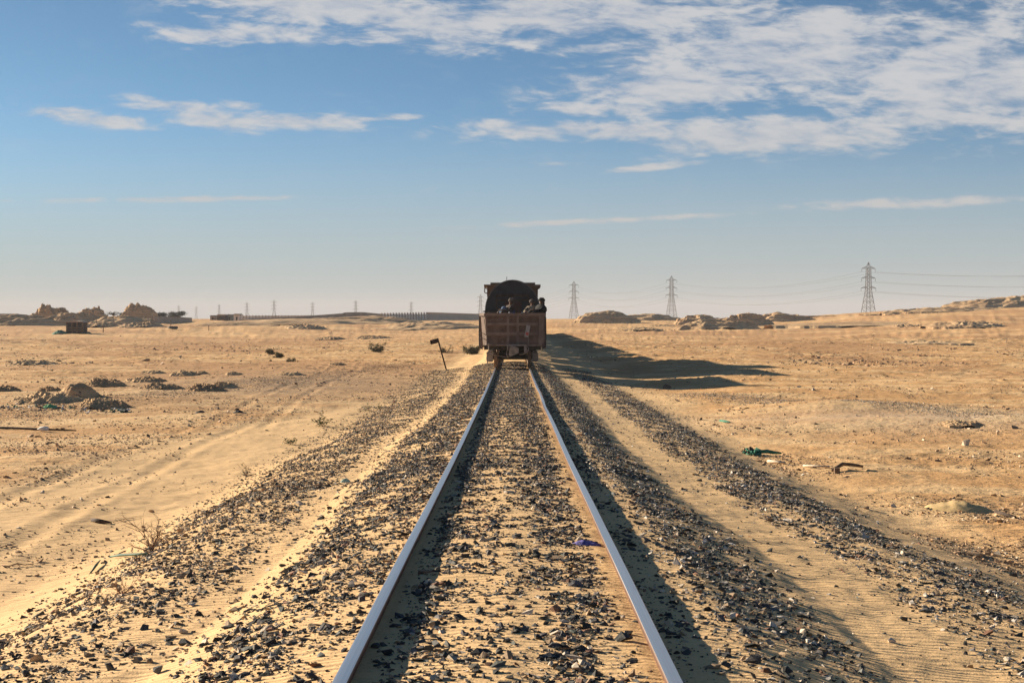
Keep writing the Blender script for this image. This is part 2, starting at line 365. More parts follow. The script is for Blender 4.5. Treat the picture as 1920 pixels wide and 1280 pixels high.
# ---------------------------------------------------------------- ground sheet
OY = -15.0
ts = [-2.6, -1.6, -1.1, -.8]; t = -.62
cols = ts + list(np.arange(-.60, -.345, .006)) + list(np.arange(-.345, -.13, .0011)) + list(np.arange(-.13, .13, .0007)) + list(np.arange(.13, .345, .0011)) + list(np.arange(.345, .60, .006)) + [.62, .8, 1.1, 1.6, 2.6]
cols = np.array(cols)
rows = []; d = -14.0
while d < 6500:
    rows.append(d)
    if d < 4: st = .14
    elif d < 12: st = .022
    else: st = min(max(.022, d * d / 4300 * .55), 30)
    if 30 < d < 200: st = min(st, .32)
    d += st
rows = np.array(rows + [6500.])
gx = cols[None, :] * (rows[:, None] - OY); gy = np.repeat(rows[:, None], len(cols), 1)
gx = gx + CAMX
# behind and beside the camera the sheet opens out to a wide skirt
gz = H(gx, gy)
nr, nc = gx.shape
idx = np.arange(nr * nc).reshape(nr, nc)
fq = np.stack([idx[:-1, :-1], idx[:-1, 1:], idx[1:, 1:], idx[1:, :-1]], -1).reshape(-1, 4)
gv = np.stack([gx, gy, gz], -1).reshape(-1, 3)
# skirt quads round the near edge so that the ground also runs on behind the camera
b0 = len(gv)
sk = np.array([[-17000, -2500, -1.35], [17000, -2500, -1.35], [-17100, 6500, -1.35], [17100, 6500, -1.35]])
L0 = np.array([[gx[0, 0], gy[0, 0], gz[0, 0]]])
gv = np.vstack([gv, sk])
ex = [[b0, b0 + 1, idx[0, -1], idx[0, 0]], [b0 + 2, b0, idx[0, 0], idx[-1, 0]], [b0 + 1, b0 + 3, idx[-1, -1], idx[0, -1]]]
fq = np.vstack([fq, np.array(ex)])
print('terrain', nr, nc)
tag(link('desert_ground', mesh_np('desert_ground', gv, fq), M_ground), kind='structure')
del gx, gy, gz, gv, fq

# ---------------------------------------------------------------- lumps: hills and heaps of earth
def lump(name, mat, p, w, dpt, h, seed, rough=.35, power=1.3, skew=0.0, rz=0.0, label=None, cat=None, group=None, kind=None, n=(90, 46), fs=1.0, terr=0.0, nzk=.42):
    u = np.linspace(-1, 1, n[0]); v = np.linspace(-1, 1, n[1]); U, V = np.meshgrid(u, v)
    r = np.sqrt((U * (1 + .18 * gn(V * 1.5, U * 0, seed))) ** 2 + V ** 2 + 0.10 * gn(U * 2, V * 2, seed + 1))
    wx = U + .22 * fbm(U * 2.1 + 3.3, V * 2.1, 3, seed + 3); wy = V + .22 * fbm(U * 2.1, V * 2.1 + 8.8, 3, seed + 4)
    r = np.sqrt(wx ** 2 + wy ** 2)
    base = np.clip((1 - r) * power, -0.35, 2); base = np.where(base > 0, 1 - np.exp(-1.9 * base), base) / .88
    base = base * (1 + skew * U) * (1 + rough * .9 * fbm(U * 1.6 + seed, V * 1.4, 2, seed + 6))
    asp = w / max(h, .05)
    f1 = 1.9 * fs; f2 = 5.5 * fs
    rd = 1 - np.abs(fbm(wx * f1 + seed, wy * f1, 4, seed + 9, .55)) * 2.4
    nz = fbm(U * f2 + seed, V * f2, 4, seed, .6)
    m_ = np.clip(base + .15, 0, 1)
    z = h * (base * (1 - .35 * rough) + rough * m_ * (.45 * np.clip(rd, -.5, 1) + nzk * nz))
    if terr: 
        q = h / 3.2; zz_ = z / q; fr = zz_ - np.floor(zz_); z = z * (1 - terr) + terr * q * (np.floor(zz_) + np.clip(fr * 2.6 - .9, 0, 1))
    z = np.where(r > 1.08, z - .3 * h - .15, z)
    Xs = U * w / 2 * 1.05; Ys = V * dpt / 2
    c, s = math.cos(rz), math.sin(rz)
    vs = np.stack([Xs * c - Ys * s, Xs * s + Ys * c, z], -1).reshape(-1, 3)
    ii = np.arange(n[0] * n[1]).reshape(n[1], n[0])
    f = np.stack([ii[:-1, :-1], ii[:-1, 1:], ii[1:, 1:], ii[1:, :-1]], -1).reshape(-1, 4)
    # close the heap underneath
    o = link(name, mesh_np(name, vs, f), mat, None, p)
    return tag(o, label, cat, group, kind)
def lump_px(name, mat, px, pyb, wpx, hpx, dr=.6, d=None, drop=.1, **kw):
    if d is None: p = G(px, pyb); d = p.y
    else:
        x = CAMX + (px - VX) / F * d; p = Vector((x, d, float(H(np.array([x]), np.array([float(d)]))[0])))
        hpx = (CAMZ + (HY - (pyb - hpx)) / F * d - p.z) / d * F        # top stays at pyb - hpx
    k = d / F
    p.z -= drop * hpx * k * .5
    return lump(name, mat, p, wpx * k, wpx * k * dr, hpx * k, **kw)
# skyline hills: px, skyline y, width px, distance
hills = [(97, 574, 78, 400, 1.5, .6, .5), (150, 584, 150, 370, 1.1, .45, .3), (176, 577, 62, 385, 1.5, .5, .5), (262, 573, 76, 400, 1.6, .45, .3), (232, 590, 150, 360, 1.0, .35, 0), (50, 588, 200, 370, 1.0, .3, 0),
  (1138, 583, 120, 390, 1.5, .2, .25), (1215, 588, 150, 430, 1.3, .25, .2), (1312, 588, 100, 380, 1.1, .3, .3), (1395, 586, 110, 340, 1.2, .5, .3), (1470, 586, 120, 400, 1.2, .4, .3), (1345, 597, 170, 310, 1.0, .35, 0),
  (1715, 578, 120, 380, 1.2, .45, .15), (1655, 588, 80, 400, 1.0, .3, 0), (1890, 557, 240, 400, 1.2, .5, .15), (1790, 575, 200, 380, 1.1, .5, .1), (2020, 543, 300, 420, 1.2, .4, .2), (1560, 592, 190, 450, .9, .2, 0), (560, 595.5, 360, 370, .9, .2, 0), (690, 590.5, 210, 395, 1.0, .2, 0), (640, 593, 240, 380, .9, .25, 0), (820, 600, 240, 330, .8, .3, 0), (440, 602, 160, 340, .8, .3, 0), (1620, 600, 340, 300, .7, .25, 0)]
for i, (px, ty, wp, dd, pw, ro, te) in enumerate(hills):
    lump_px('hill', M_hill, px, ty, wp, 0, .55, d=dd, seed=100 + i * 7, rough=ro, power=pw, skew=(-.15 if px < 300 else .0), kind='structure', n=(150, 70), fs=1.0, terr=te, nzk=.16)
# earth mounds on the plain
mounds = [(572, 616, 64, 11, 'long brown earth mound with a shaded right slope, halfway to the concrete fence'),
 (622, 636, 52, 6, 'flat dark earth mound in front of the longer one on the left plain'),
 (700, 634, 60, 6, 'low brown earth mound behind the bushes left of the track'),
 (878, 611, 22, 5, 'small grey pointed heap just left of the train'),
 (185, 612, 60, 9, 'low brown mound behind the wooden hut'),
 (270, 612, 70, 10, 'pale earth mound in front of the biggest rocky hill'),
 (60, 683, 78, 9, 'flat dark clod bank at the left edge below the hut'),
 (90, 778-25, 110, 20, 'nearest brown earth heap at the left edge behind the litter'),
 (92, 733, 34, 11, 'small dark clod heap touching the grey gravel heap'),
 (190, 763, 84, 20, 'lumpy brown earth heap just right of the grey gravel heap'),
 (8, 733, 50, 12, 'dark earth heap cut by the left edge of the picture'),
 (195, 722, 64, 16, 'brown earth heap above the gravel heap'),
 (272, 716, 62, 13, 'round clod heap in the middle of the left row'),
 (300, 727, 64, 12, 'low clod heap directly below the round one'),
 (287, 700, 40, 7, 'small clod heap at the back of the left row'),
 (345, 703, 42, 10, 'dark earth heap with a steep right side at the back of the row'),
 (375, 701, 30, 7, 'small dark heap right beside the steep-sided one'),
 (385, 732, 62, 16, 'largest heap at the right end of the left row'),
 (418, 726, 46, 12, 'heap at the far right end of the left row'),
 (438, 702, 26, 7, 'tiny heap above the right end of the left row'),
 (545, 703, 46, 7, 'low sand heap left of the grey gravel spread'),
 (632, 683, 26, 4, 'very low dark heap above the grey gravel spread'),
 (1340, 605, 80, 9, 'dark shaded mound at the foot of the right hills'),
 (1375, 602, 60, 9, 'rocky brown mound right of the shaded one'),
 (1810, 612, 130, 12, 'long brown mound with a pale broken face on the right slope'),
 (1700, 613, 50, 7, 'pale rubble bank beside the long brown mound'),
 (1735, 643, 120, 6, 'flat pale shelf of earth on the right plain'),
 (1800, 795, 66, 9, 'dark hollow-sided heap on the right gravel bank'),
 (1205, 618, 60, 5, 'low brown mound below the second pylon from the train'),
 (1240, 612, 44, 4, 'small rubble mound left of the middle pylon foot')]
for i, (px, pb, wp, hp, lab) in enumerate(mounds):
    lump_px('earth_mound', M_hill, px, pb, wp * 1.2, hp * .78, 1.1, seed=300 + i * 5, rough=.8, power=1.1, label=lab, cat='earth mound', group='heaps of earth on the plain', n=(90, 70), fs=1.5, terr=.0)

# ---------------------------------------------------------------- stones
def hull_variants(n, flat=.62, npt=(8, 12), seed=1):
    rs = random.Random(seed); out = []
    for _ in range(n):
        bm = bmesh.new()
        for k in range(rs.randint(*npt)):
            v = Vector((rs.gauss(0, 1), rs.gauss(0, 1), rs.gauss(0, 1))).normalized() * rs.uniform(.75, 1.1)
            bm.verts.new((v.x * rs.uniform(.8, 1.15), v.y * .85, v.z * flat))
        r = bmesh.ops.convex_hull(bm, input=bm.verts)
        bmesh.ops.delete(bm, geom=[g for g in r['geom_interior'] if isinstance(g, bmesh.types.BMVert)], context='VERTS')
        bmesh.ops.triangulate(bm, faces=bm.faces); bm.verts.index_update()
        out.append((np.array([v.co[:] for v in bm.verts]), np.array([[v.index for v in f.verts] for f in bm.faces]))); bm.free()
    return out
VARS = hull_variants(36, .66, (7, 10))
def scatter_mesh(name, x, y, size, tone, mat, sink=.36, zoff=0.0, z=None):
    n = len(x); zg = (H(x, y) if z is None else z) + zoff
    var = RNG.integers(0, len(VARS), n); yaw = RNG.uniform(0, 6.283, n); tx = RNG.normal(0, .28, n); ty = RNG.normal(0, .28, n)
    sx = size * RNG.uniform(.8, 1.45, n); sy = size * RNG.uniform(.7, 1.0, n); sz = size * RNG.uniform(.55, 1.1, n)
    cx, sx_, cy, sy_, cz, sz_ = np.cos(tx), np.sin(tx), np.cos(ty), np.sin(ty), np.cos(yaw), np.sin(yaw)
    Vs, Fs, Ts, off = [], [], [], 0
    for k, (vv, ff) in enumerate(VARS):
        s = np.nonzero(var == k)[0]
        if len(s) == 0: continue
        p = vv[None] * np.stack([sx[s], sy[s], sz[s]], -1)[:, None, :]
        a = p[..., 1] * cx[s, None] - p[..., 2] * sx_[s, None]; bz = p[..., 1] * sx_[s, None] + p[..., 2] * cx[s, None]
        xx = p[..., 0] * cy[s, None] + bz * sy_[s, None]; zz = -p[..., 0] * sy_[s, None] + bz * cy[s, None]
        X_ = xx * cz[s, None] - a * sz_[s, None]; Y_ = xx * sz_[s, None] + a * cz[s, None]
        q = np.stack([X_ + x[s, None], Y_ + y[s, None], zz + (zg[s] + sz[s] * (.62 - sink * 1.6) * .6)[:, None]], -1)
        Vs.append(q.reshape(-1, 3)); m_ = len(vv)
        Fs.append((ff[None] + (np.arange(len(s)) * m_)[:, None, None] + off).reshape(-1, 3)); off += len(s) * m_
        Ts.append(np.repeat(tone[s], m_, 0))
    V_ = np.vstack(Vs); F_ = np.vstack(Fs); T_ = np.vstack(Ts)
    me = mesh_np(name, V_, F_, False, 3)
    at = me.color_attributes.new('tone', 'FLOAT_COLOR', 'POINT')
    at.data.foreach_set('color', np.hstack([T_, np.ones((len(T_), 1))]).astype(np.float32).ravel())
    print(name, n, len(F_)); return link(name, me, mat)
def stone_tones(n, pale=.10, red=.05, tan=.15):
    g = RNG.lognormal(math.log(.050), .5, n)[:, None] * np.array([1.0, 1.0, .98]) * (1 + RNG.normal(0, .05, (n, 3)))
    r = RNG.random(n)
    pl = np.array([.50, .42, .33]) * RNG.uniform(.7, 1.25, (n, 1)); rd = np.array([.20, .10, .06]) * RNG.uniform(.7, 1.4, (n, 1)); tn = np.array([.33, .23, .14]) * RNG.uniform(.7, 1.2, (n, 1))
    g = np.where((r < pale)[:, None], pl, g); g = np.where(((r >= pale) & (r < pale + red))[:, None], rd, g)
    g = np.where(((r >= pale + red) & (r < pale + red + tan))[:, None], tn, g)
    return np.clip(g, .01, .8)
def dens_track(x, y):
    def band(a, b, s): return sst((x - a) / s + .5) * sst((b - x) / s + .5)
    wob = .18 * gn(0 * x + 1.5, y / 3.1, 51)
    xx = x + wob
    d = 0 * x
    inn = (np.abs(x) < .70)
    patch = gn(x / .35, y / .5, 60); slp = .5 + .5 * np.cos(y / .62 * 6.283)
    di = .5 + 1.3 * np.exp(-((x - .40) / .17) ** 2) + .9 * np.exp(-((x + .50) / .15) ** 2) + .7 * sst((y - 22) / 20)
    di = 2.5 * di * np.clip(.75 + 1.5 * patch, .15, 2.2) * (.45 + .75 * slp)
    near = np.exp(-((np.abs(x) - .66) / .06) ** 2); di = di * (1 - .75 * near)
    d = np.where(inn, di, d)
    L = band(-1.8, -.80, .3) * 2.0 + band(-4.0, -2.4, .45) * 1.05 + band(-4.6, -1.6, .4) * .26
    Rr = band(.80, 1.35, .1) * .7 + band(1.25, 1.88, .25) * 1.3 + band(2.85, 4.15, .4) * 1.35 + band(1.8, 3.2, .3) * .05 + band(3.9, 5.0, .5) * .05
    pp = np.clip(.8 + 1.3 * gn(xx / .6, y / .9, 62) + .8 * gn(xx / .2, y / .25, 63), .1, 2.2)
    o = np.where(x < 0, L, Rr); o = np.where(np.abs(x) > .8, o * pp, 0)
    shift = np.where(x < 0, 1, 1)
    return np.where(inn, d, o)
def place(n, x0, x1, y0, y1, maxd, med, sig, lo_, hi_, bias=1.0):
    x = RNG.uniform(x0, x1, n)
    y = y0 + (y1 - y0) * RNG.random(n) ** bias
    # evaluate the density at the embankment's wandering offset
    wob = 0.22 * gn(0 * x + 5.5, y / 6, 21) + 0.35 * gn(0 * x + 2.2, y / 22, 22)
    w = np.where(np.abs(x) > 1.1, np.clip(np.abs(x) - 1.1, 0, 1) * wob, 0)
    D = dens_track(x + w, y)
    k = RNG.random(n) * maxd < D
    x = x[k]; y = y[k]
    s = np.clip(RNG.lognormal(math.log(med), sig, len(x)), lo_, hi_)
    ok = (np.abs(np.abs(x) - .7535) > .045 + s * .8)
    return x[ok], y[ok], s[ok]
xs, ys, ss = [], [], []
for args in [(210000, -4.6, 5.4, 5.5, 22, 2.8, .0172, .52, .007, .055, 1.0), (230000, -4.8, 5.6, 20, 50, 2.0, .021, .40, .01, .055, 1.0), (110000, -4.8, 5.6, 48, 84, 2.0, .027, .35, .014, .06, 1.0), (150000, -4.2, 5.0, 6, 26, 2.0, .007, .35, .003, .012, 1.0)]:
    a, b_, c_ = place(*args); xs.append(a); ys.append(b_); ss.append(c_)
xs = np.concatenate(xs); ys = np.concatenate(ys); ss = np.concatenate(ss)
tn = stone_tones(len(xs)); 
pr = (xs > 1.0) & (RNG.random(len(xs)) < .10); tn[pr] = np.array([.52, .47, .41])
pl_ = (xs < -1.9) & (RNG.random(len(xs)) < .35); tn[pl_] = tn[pl_] * 0 + np.array([.40, .29, .18]) * RNG.uniform(.6, 1.2, (pl_.sum(), 1))
tag(scatter_mesh('ballast_gravel', xs, ys, ss, tn, M_stone), 'dark broken ballast stones strewn over the sandy railway embankment', 'gravel', kind='stuff')
# clods and pebbles on the plain
n = 420000
yy_ = 1 / RNG.uniform(1 / 220., 1 / 9., n); tt = RNG.uniform(-.40, .40, n); xx_ = tt * (yy_ + 6)
dn = sst(fbm(xx_ / 6, yy_ / 4, 4, 91) * 2.6 + .30)
k = (np.abs(xx_) > 4.6) & (RNG.random(n) < dn * .8 + .03) & ((xx_ > 0) | (xx_ < -7.6 + 4 * sst((yy_ - 30) / 30)) | (RNG.random(n) < .22))
xx_, yy_ = xx_[k], yy_[k]
sz_ = np.clip(RNG.lognormal(math.log(.0105), .55, len(xx_)), .004, .09) * (1 + yy_ / 45)
sz_ = np.minimum(sz_, .14)
tn = np.array([.40, .26, .15]) * RNG.uniform(.45, 1.3, (len(xx_), 1)); q = RNG.random(len(xx_))
tn[q < .12] = (.62, .50, .36); tn[q > .90] = (.09, .06, .045)
ga = RNG.random(14000); gx_ = 6.0 + 11.5 * ga + RNG.normal(0, .6, 14000); gy_ = 58 - 22 * ga + RNG.normal(0, 1.3, 14000)
gb = RNG.random(12000); hx_ = -5.2 - 9 * gb + RNG.normal(0, .9, 12000) * (1 - .5 * gb); hy_ = 96 - 52 * gb + RNG.normal(0, 4.5, 12000)
xx_ = np.concatenate([xx_, gx_, hx_]); yy_ = np.concatenate([yy_, gy_, hy_]); sz_ = np.concatenate([sz_, RNG.uniform(.012, .032, 26000)])
t1_ = np.array([.50, .42, .32]) * RNG.uniform(.3, 1.3, (14000, 1)); t2_ = np.array([.27, .20, .145]) * RNG.uniform(.5, 1.4, (12000, 1)); tn = np.vstack([tn, t1_, t2_])
n = 16000; fy_ = 1 / RNG.uniform(1 / 420., 1 / 90., n); fx_ = RNG.uniform(-.40, .40, n) * fy_
k = (np.abs(fx_) > 14) & (RNG.random(n) < sst(fbm(fx_ / 16, fy_ / 22, 3, 34) * 3 - .1))
fx_, fy_ = fx_[k], fy_[k]; xx_ = np.concatenate([xx_, fx_]); yy_ = np.concatenate([yy_, fy_]); sz_ = np.concatenate([sz_, np.clip(RNG.lognormal(math.log(.08), .5, len(fx_)), .04, .3)])
tn = np.vstack([tn, np.array([.34, .22, .135]) * RNG.uniform(.4, 1.6, (len(fx_), 1))])
tag(scatter_mesh('pebbles_and_clods', xx_, yy_, sz_, tn, M_stone, .3), 'small brown clods and pale pebbles scattered over the desert plain', 'pebbles', kind='stuff')

# ---------------------------------------------------------------- single rocks one can point at
T_D, T_G, T_P, T_R, T_O, T_B = (.06, .062, .06), (.13, .13, .125), (.52, .45, .37), (.24, .12, .07), (.48, .17, .06), (.17, .11, .07)
rocks = [(200, 1259, 38, T_D, 'largest dark rock near the bottom left corner'), (45, 1269, 27, T_D, 'dark blocky rock in the bottom left corner'), (255, 1244, 28, T_G, 'pointed grey rock right of the largest bottom left rock'),
 (297, 1138, 27, T_G, 'grey rock leaning on dark stones below the small dry bush'), (297, 1152, 30, T_D, 'flat dark rock right under the leaning grey rock'), (271, 1181, 26, T_D, 'wide dark rock in the bare sand strip on the left'),
 (100, 1213, 25, T_D, 'smooth dark oval rock in the sand at lower left'), (8, 1257, 22, T_G, 'grey rock cut by the left picture edge'), (181, 1107, 18, T_G, 'grey rock below the torn green strips'), (345, 1210, 34, T_D, 'dark rock at the edge of the left ballast'),
 (298, 1262, 30, T_G, 'flat grey rock low in the left sand strip'), (343, 1188, 22, T_P, 'cream broken rock beside the left ballast'),
 (1475, 1264, 31, T_D, 'rounded dark rock at the bottom right of the right rail'), (1467, 1198, 30, T_D, 'tall dark rock on the right ballast shoulder'), (1448, 1210, 28, T_G, 'grey rock leaning in front of the tall dark one'), (1396, 1190, 22, T_D, 'dark pointed rock alone on the sand right of the right rail'),
 (1314, 1112, 22, T_B, 'brown upright rock just outside the shadow of the right rail'), (1375, 1080, 18, T_P, 'pale upright rock on the right ballast shoulder'), (1624, 1012, 27, T_P, 'large cream rock casting a long shadow on the right ridge'), (1694, 1164, 22, T_D, 'dark rock lying on the inner side of the right ridge'),
 (1361, 1252, 24, T_D, 'dark rock on the shadow edge beside the right rail'), (1893, 1240, 20, T_P, 'cream rock in the bottom right corner'), (1325, 1172, 18, T_G, 'grey rock on the sand above the shadow edge'), (1170, 1203, 38, T_D, 'biggest black rock inside the right rail'),
 (1289, 1228, 26, T_D, 'dark rock inside the shadow of the right rail'), (1195, 1168, 22, T_D, 'dark square rock close to the inside of the right rail'), (1042, 1147, 27, T_R, 'reddish brown rock between the rails'), (704, 1216, 26, T_D, 'dark pyramid rock in the shadow of the left rail'),
 (826, 1127, 24, T_D, 'dark pointed rock at the shadow edge of the left rail'), (884, 1131, 18, T_D, 'small dark square rock in the middle of the track'), (684, 1113, 10, T_O, 'small round orange stone beside the left rail'), (838, 1268, 23, T_D, 'dark blocky rock at the bottom between the rails'),
 (818, 1212, 27, T_G, 'grey pointed rock between the rails near the bottom'), (753, 1238, 20, T_D, 'black rock in the left rail shadow near the bottom'), (1250, 729, 20, T_B, 'flat brown rock by the tip of the wagon shadow'), (1524, 731, 10, T_P, 'small cream rock on the right plain beyond the gravel bank'),
 (1568, 694, 6, T_D, 'small black stone alone on the right plain'), (1820, 1081, 10, T_O, 'small rusty red stone on the right sand'), (1478, 845 + 100, 12, T_D, 'dark stone above the right ridge'), (1240, 1015, 16, T_P, 'pale stone on the right shoulder halfway up'),
 (500, 808, 7, T_D, 'black stone alone on the left sand'), (357, 833, 6, T_D, 'small black stone left of the bush row'), (72, 1064, 9, T_D, 'small dark stone beside the curved dead stick')]
for i, (px, py, w, tone, lab) in enumerate(rocks):
    p = G(px, py); s = w * p.y / F / 2
    bm = bmesh.new(); rs = random.Random(900 + i)
    for k in range(rs.randint(8, 11)):
        v = Vector((rs.gauss(0, 1), rs.gauss(0, 1), rs.gauss(0, 1))).normalized() * rs.uniform(.8, 1.08)
        bm.verts.new((v.x * s, v.y * s * .9, v.z * s * rs.uniform(.55, .75)))
    r = bmesh.ops.convex_hull(bm, input=bm.verts)
    bmesh.ops.delete(bm, geom=[g for g in r['geom_interior'] if isinstance(g, bmesh.types.BMVert)], context='VERTS')
    me = bpy.data.meshes.new('rock'); bm.to_mesh(me); bm.free()
    at = me.color_attributes.new('tone', 'FLOAT_COLOR', 'POINT')
    at.data.foreach_set('color', [c for _ in me.vertices for c in (*tone, 1.0)])
    o = link('rock', me, M_stone, None, p + Vector((0, 0, s * .28))); o.rotation_euler = (0, 0, rs.uniform(-.4, .4))
    tag(o, lab, 'rock', 'larger rocks lying about the track')

# ---------------------------------------------------------------- gravel heap
hp = G(145, 745); k = hp.y / F
tag(lump('gravel_heap', M_hill, hp - Vector((0, 0, .05)), 80 * k, 70 * k, 30 * k, 999, .0, 1.2, n=(70, 50)), 'conical grey gravel heap among the earth heaps on the left', 'gravel heap')
gh = bpy.context.scene.objects['gravel_heap']
n = 5000; a = RNG.uniform(0, 6.283, n); rr = np.sqrt(RNG.random(n)); w2 = 40 * k; h2 = 29 * k
px_, py_ = np.cos(a) * rr * w2, np.sin(a) * rr * w2 * .9
zt = h2 * (1 - np.exp(-2.28 * (1 - rr))) / .88 - .05
tn = np.array([.27, .23, .19]) * RNG.uniform(.5, 1.5, (n, 1))
go = scatter_mesh('gravel', px_, py_, RNG.uniform(.012, .035, n), tn, M_stone, .3, z=zt); go.parent = gh; go['kind'] = 'stuff'

# ---------------------------------------------------------------- rails
def rail(xc, seed, lab):
    root = empty('rail', (xc, 0, 0)); tag(root, lab, 'rail', 'the two rails of the track')
    yv = np.concatenate([np.arange(-14, 90, .5), np.arange(90, 420, 6)])
    zt = railz(yv) ; wig = .004 * gn(yv / 4, 0 * yv, seed) + .010 * gn(yv / 9, 0 * yv, seed + 1) * sst((yv - 15) / 20)
    if seed == 5: wig = wig + .028 * np.exp(-((yv - 44) / 3.0) ** 2) - .022 * np.exp(-((yv - 36) / 2.5) ** 2)
    wz = .006 * gn(yv / 6, 0 * yv + 3, seed + 2)
    def sweep(name, prof, mat, smooth=False):
        n = len(prof); vs = []; fs = []
        for i in range(len(yv)):
            for (a, c) in prof: vs.append((a + wig[i], yv[i], zt[i] + c + wz[i]))
        for i in range(len(yv) - 1):
            for j in range(n):
                q = i * n + j; r_ = i * n + (j + 1) % n; fs.append((q, r_, r_ + n, q + n))
        m_ = MB(); m_.add(vs, fs); o = m_.build(name, mat, root)
        return o
    sweep('rail_head', [(-.036, -.004), (-.033, -.0005), (-.024, .001), (0, .002), (.024, .001), (.033, -.0005), (.036, -.004), (.036, -.010), (-.036, -.010)], M_railtop)
    sweep('rail_web', [(-.036, -.0102), (.036, -.0102), (.034, -.036), (.012, -.046), (.009, -.12), (.06, -.15), (.07, -.17), (-.07, -.17), (-.06, -.15), (-.009, -.12), (-.012, -.046), (-.034, -.036)], M_rust)
rail(-.7535, 1, 'left steel rail of the track with a shiny worn top')
rail(.7535, 5, 'right steel rail of the track, slightly kinked further off')

# ---------------------------------------------------------------- train
def profile_loft(m, poly, y0, y1): m.prism(poly, y0, y1)
def bogie(root, yc, side=True, full=True):
    z = 0
    for s in (-1, 1):
        m = MB(); xs_ = s * 1.0
        m.box(xs_ - .09, xs_ + .09, yc - 1.15, yc + 1.15, .42, .58); m.box(xs_ - .10, xs_ + .10, yc - .35, yc + .35, .25, .75)
        for e in (-.9, .9): m.box(xs_ - .14, xs_ + .14, yc + e - .18, yc + e + .18, .30, .66)
        m.build('bogie_frame', M_steel if full else M_dark, root)
    for e in (-.9, .9):
        for s in (-1, 1):
            m = MB(); n = 28
            pts = [(s * (.7535 - .062), .45), (s * (.7535 + .068), .442)]
            prof = [(s * .675, .475), (s * .70, .475), (s * .71, .45), (s * .82, .44), (s * .82, .34), (s * .76, .30), (s * .76, .12), (s * .70, .12), (s * .69, .32), (s * .675, .36)]
            vs = []; fs = []
            for i in range(n):
                a = 2 * math.pi * i / n
                for (x, r) in prof: vs.append((x, yc + e + r * math.cos(a), .45 + r * math.sin(a)))
            q = len(prof)
            for i in range(n):
                for j in range(q):
                    fs.append((i * q + j, i * q + (j + 1) % q, ((i + 1) % n) * q + (j + 1) % q, ((i + 1) % n) * q + j))
            m.add(vs, fs); m.build('wheel', M_wheel, root)
        m = MB(); m.tube([(-1.0, yc + e, .45), (1.0, yc + e, .45)], .085, 10); m.build('axle', M_dark, root)
M_wheel = simple('wheel steel', (.14, .085, .055), (.24, .16, .11), 6, .6, .5)
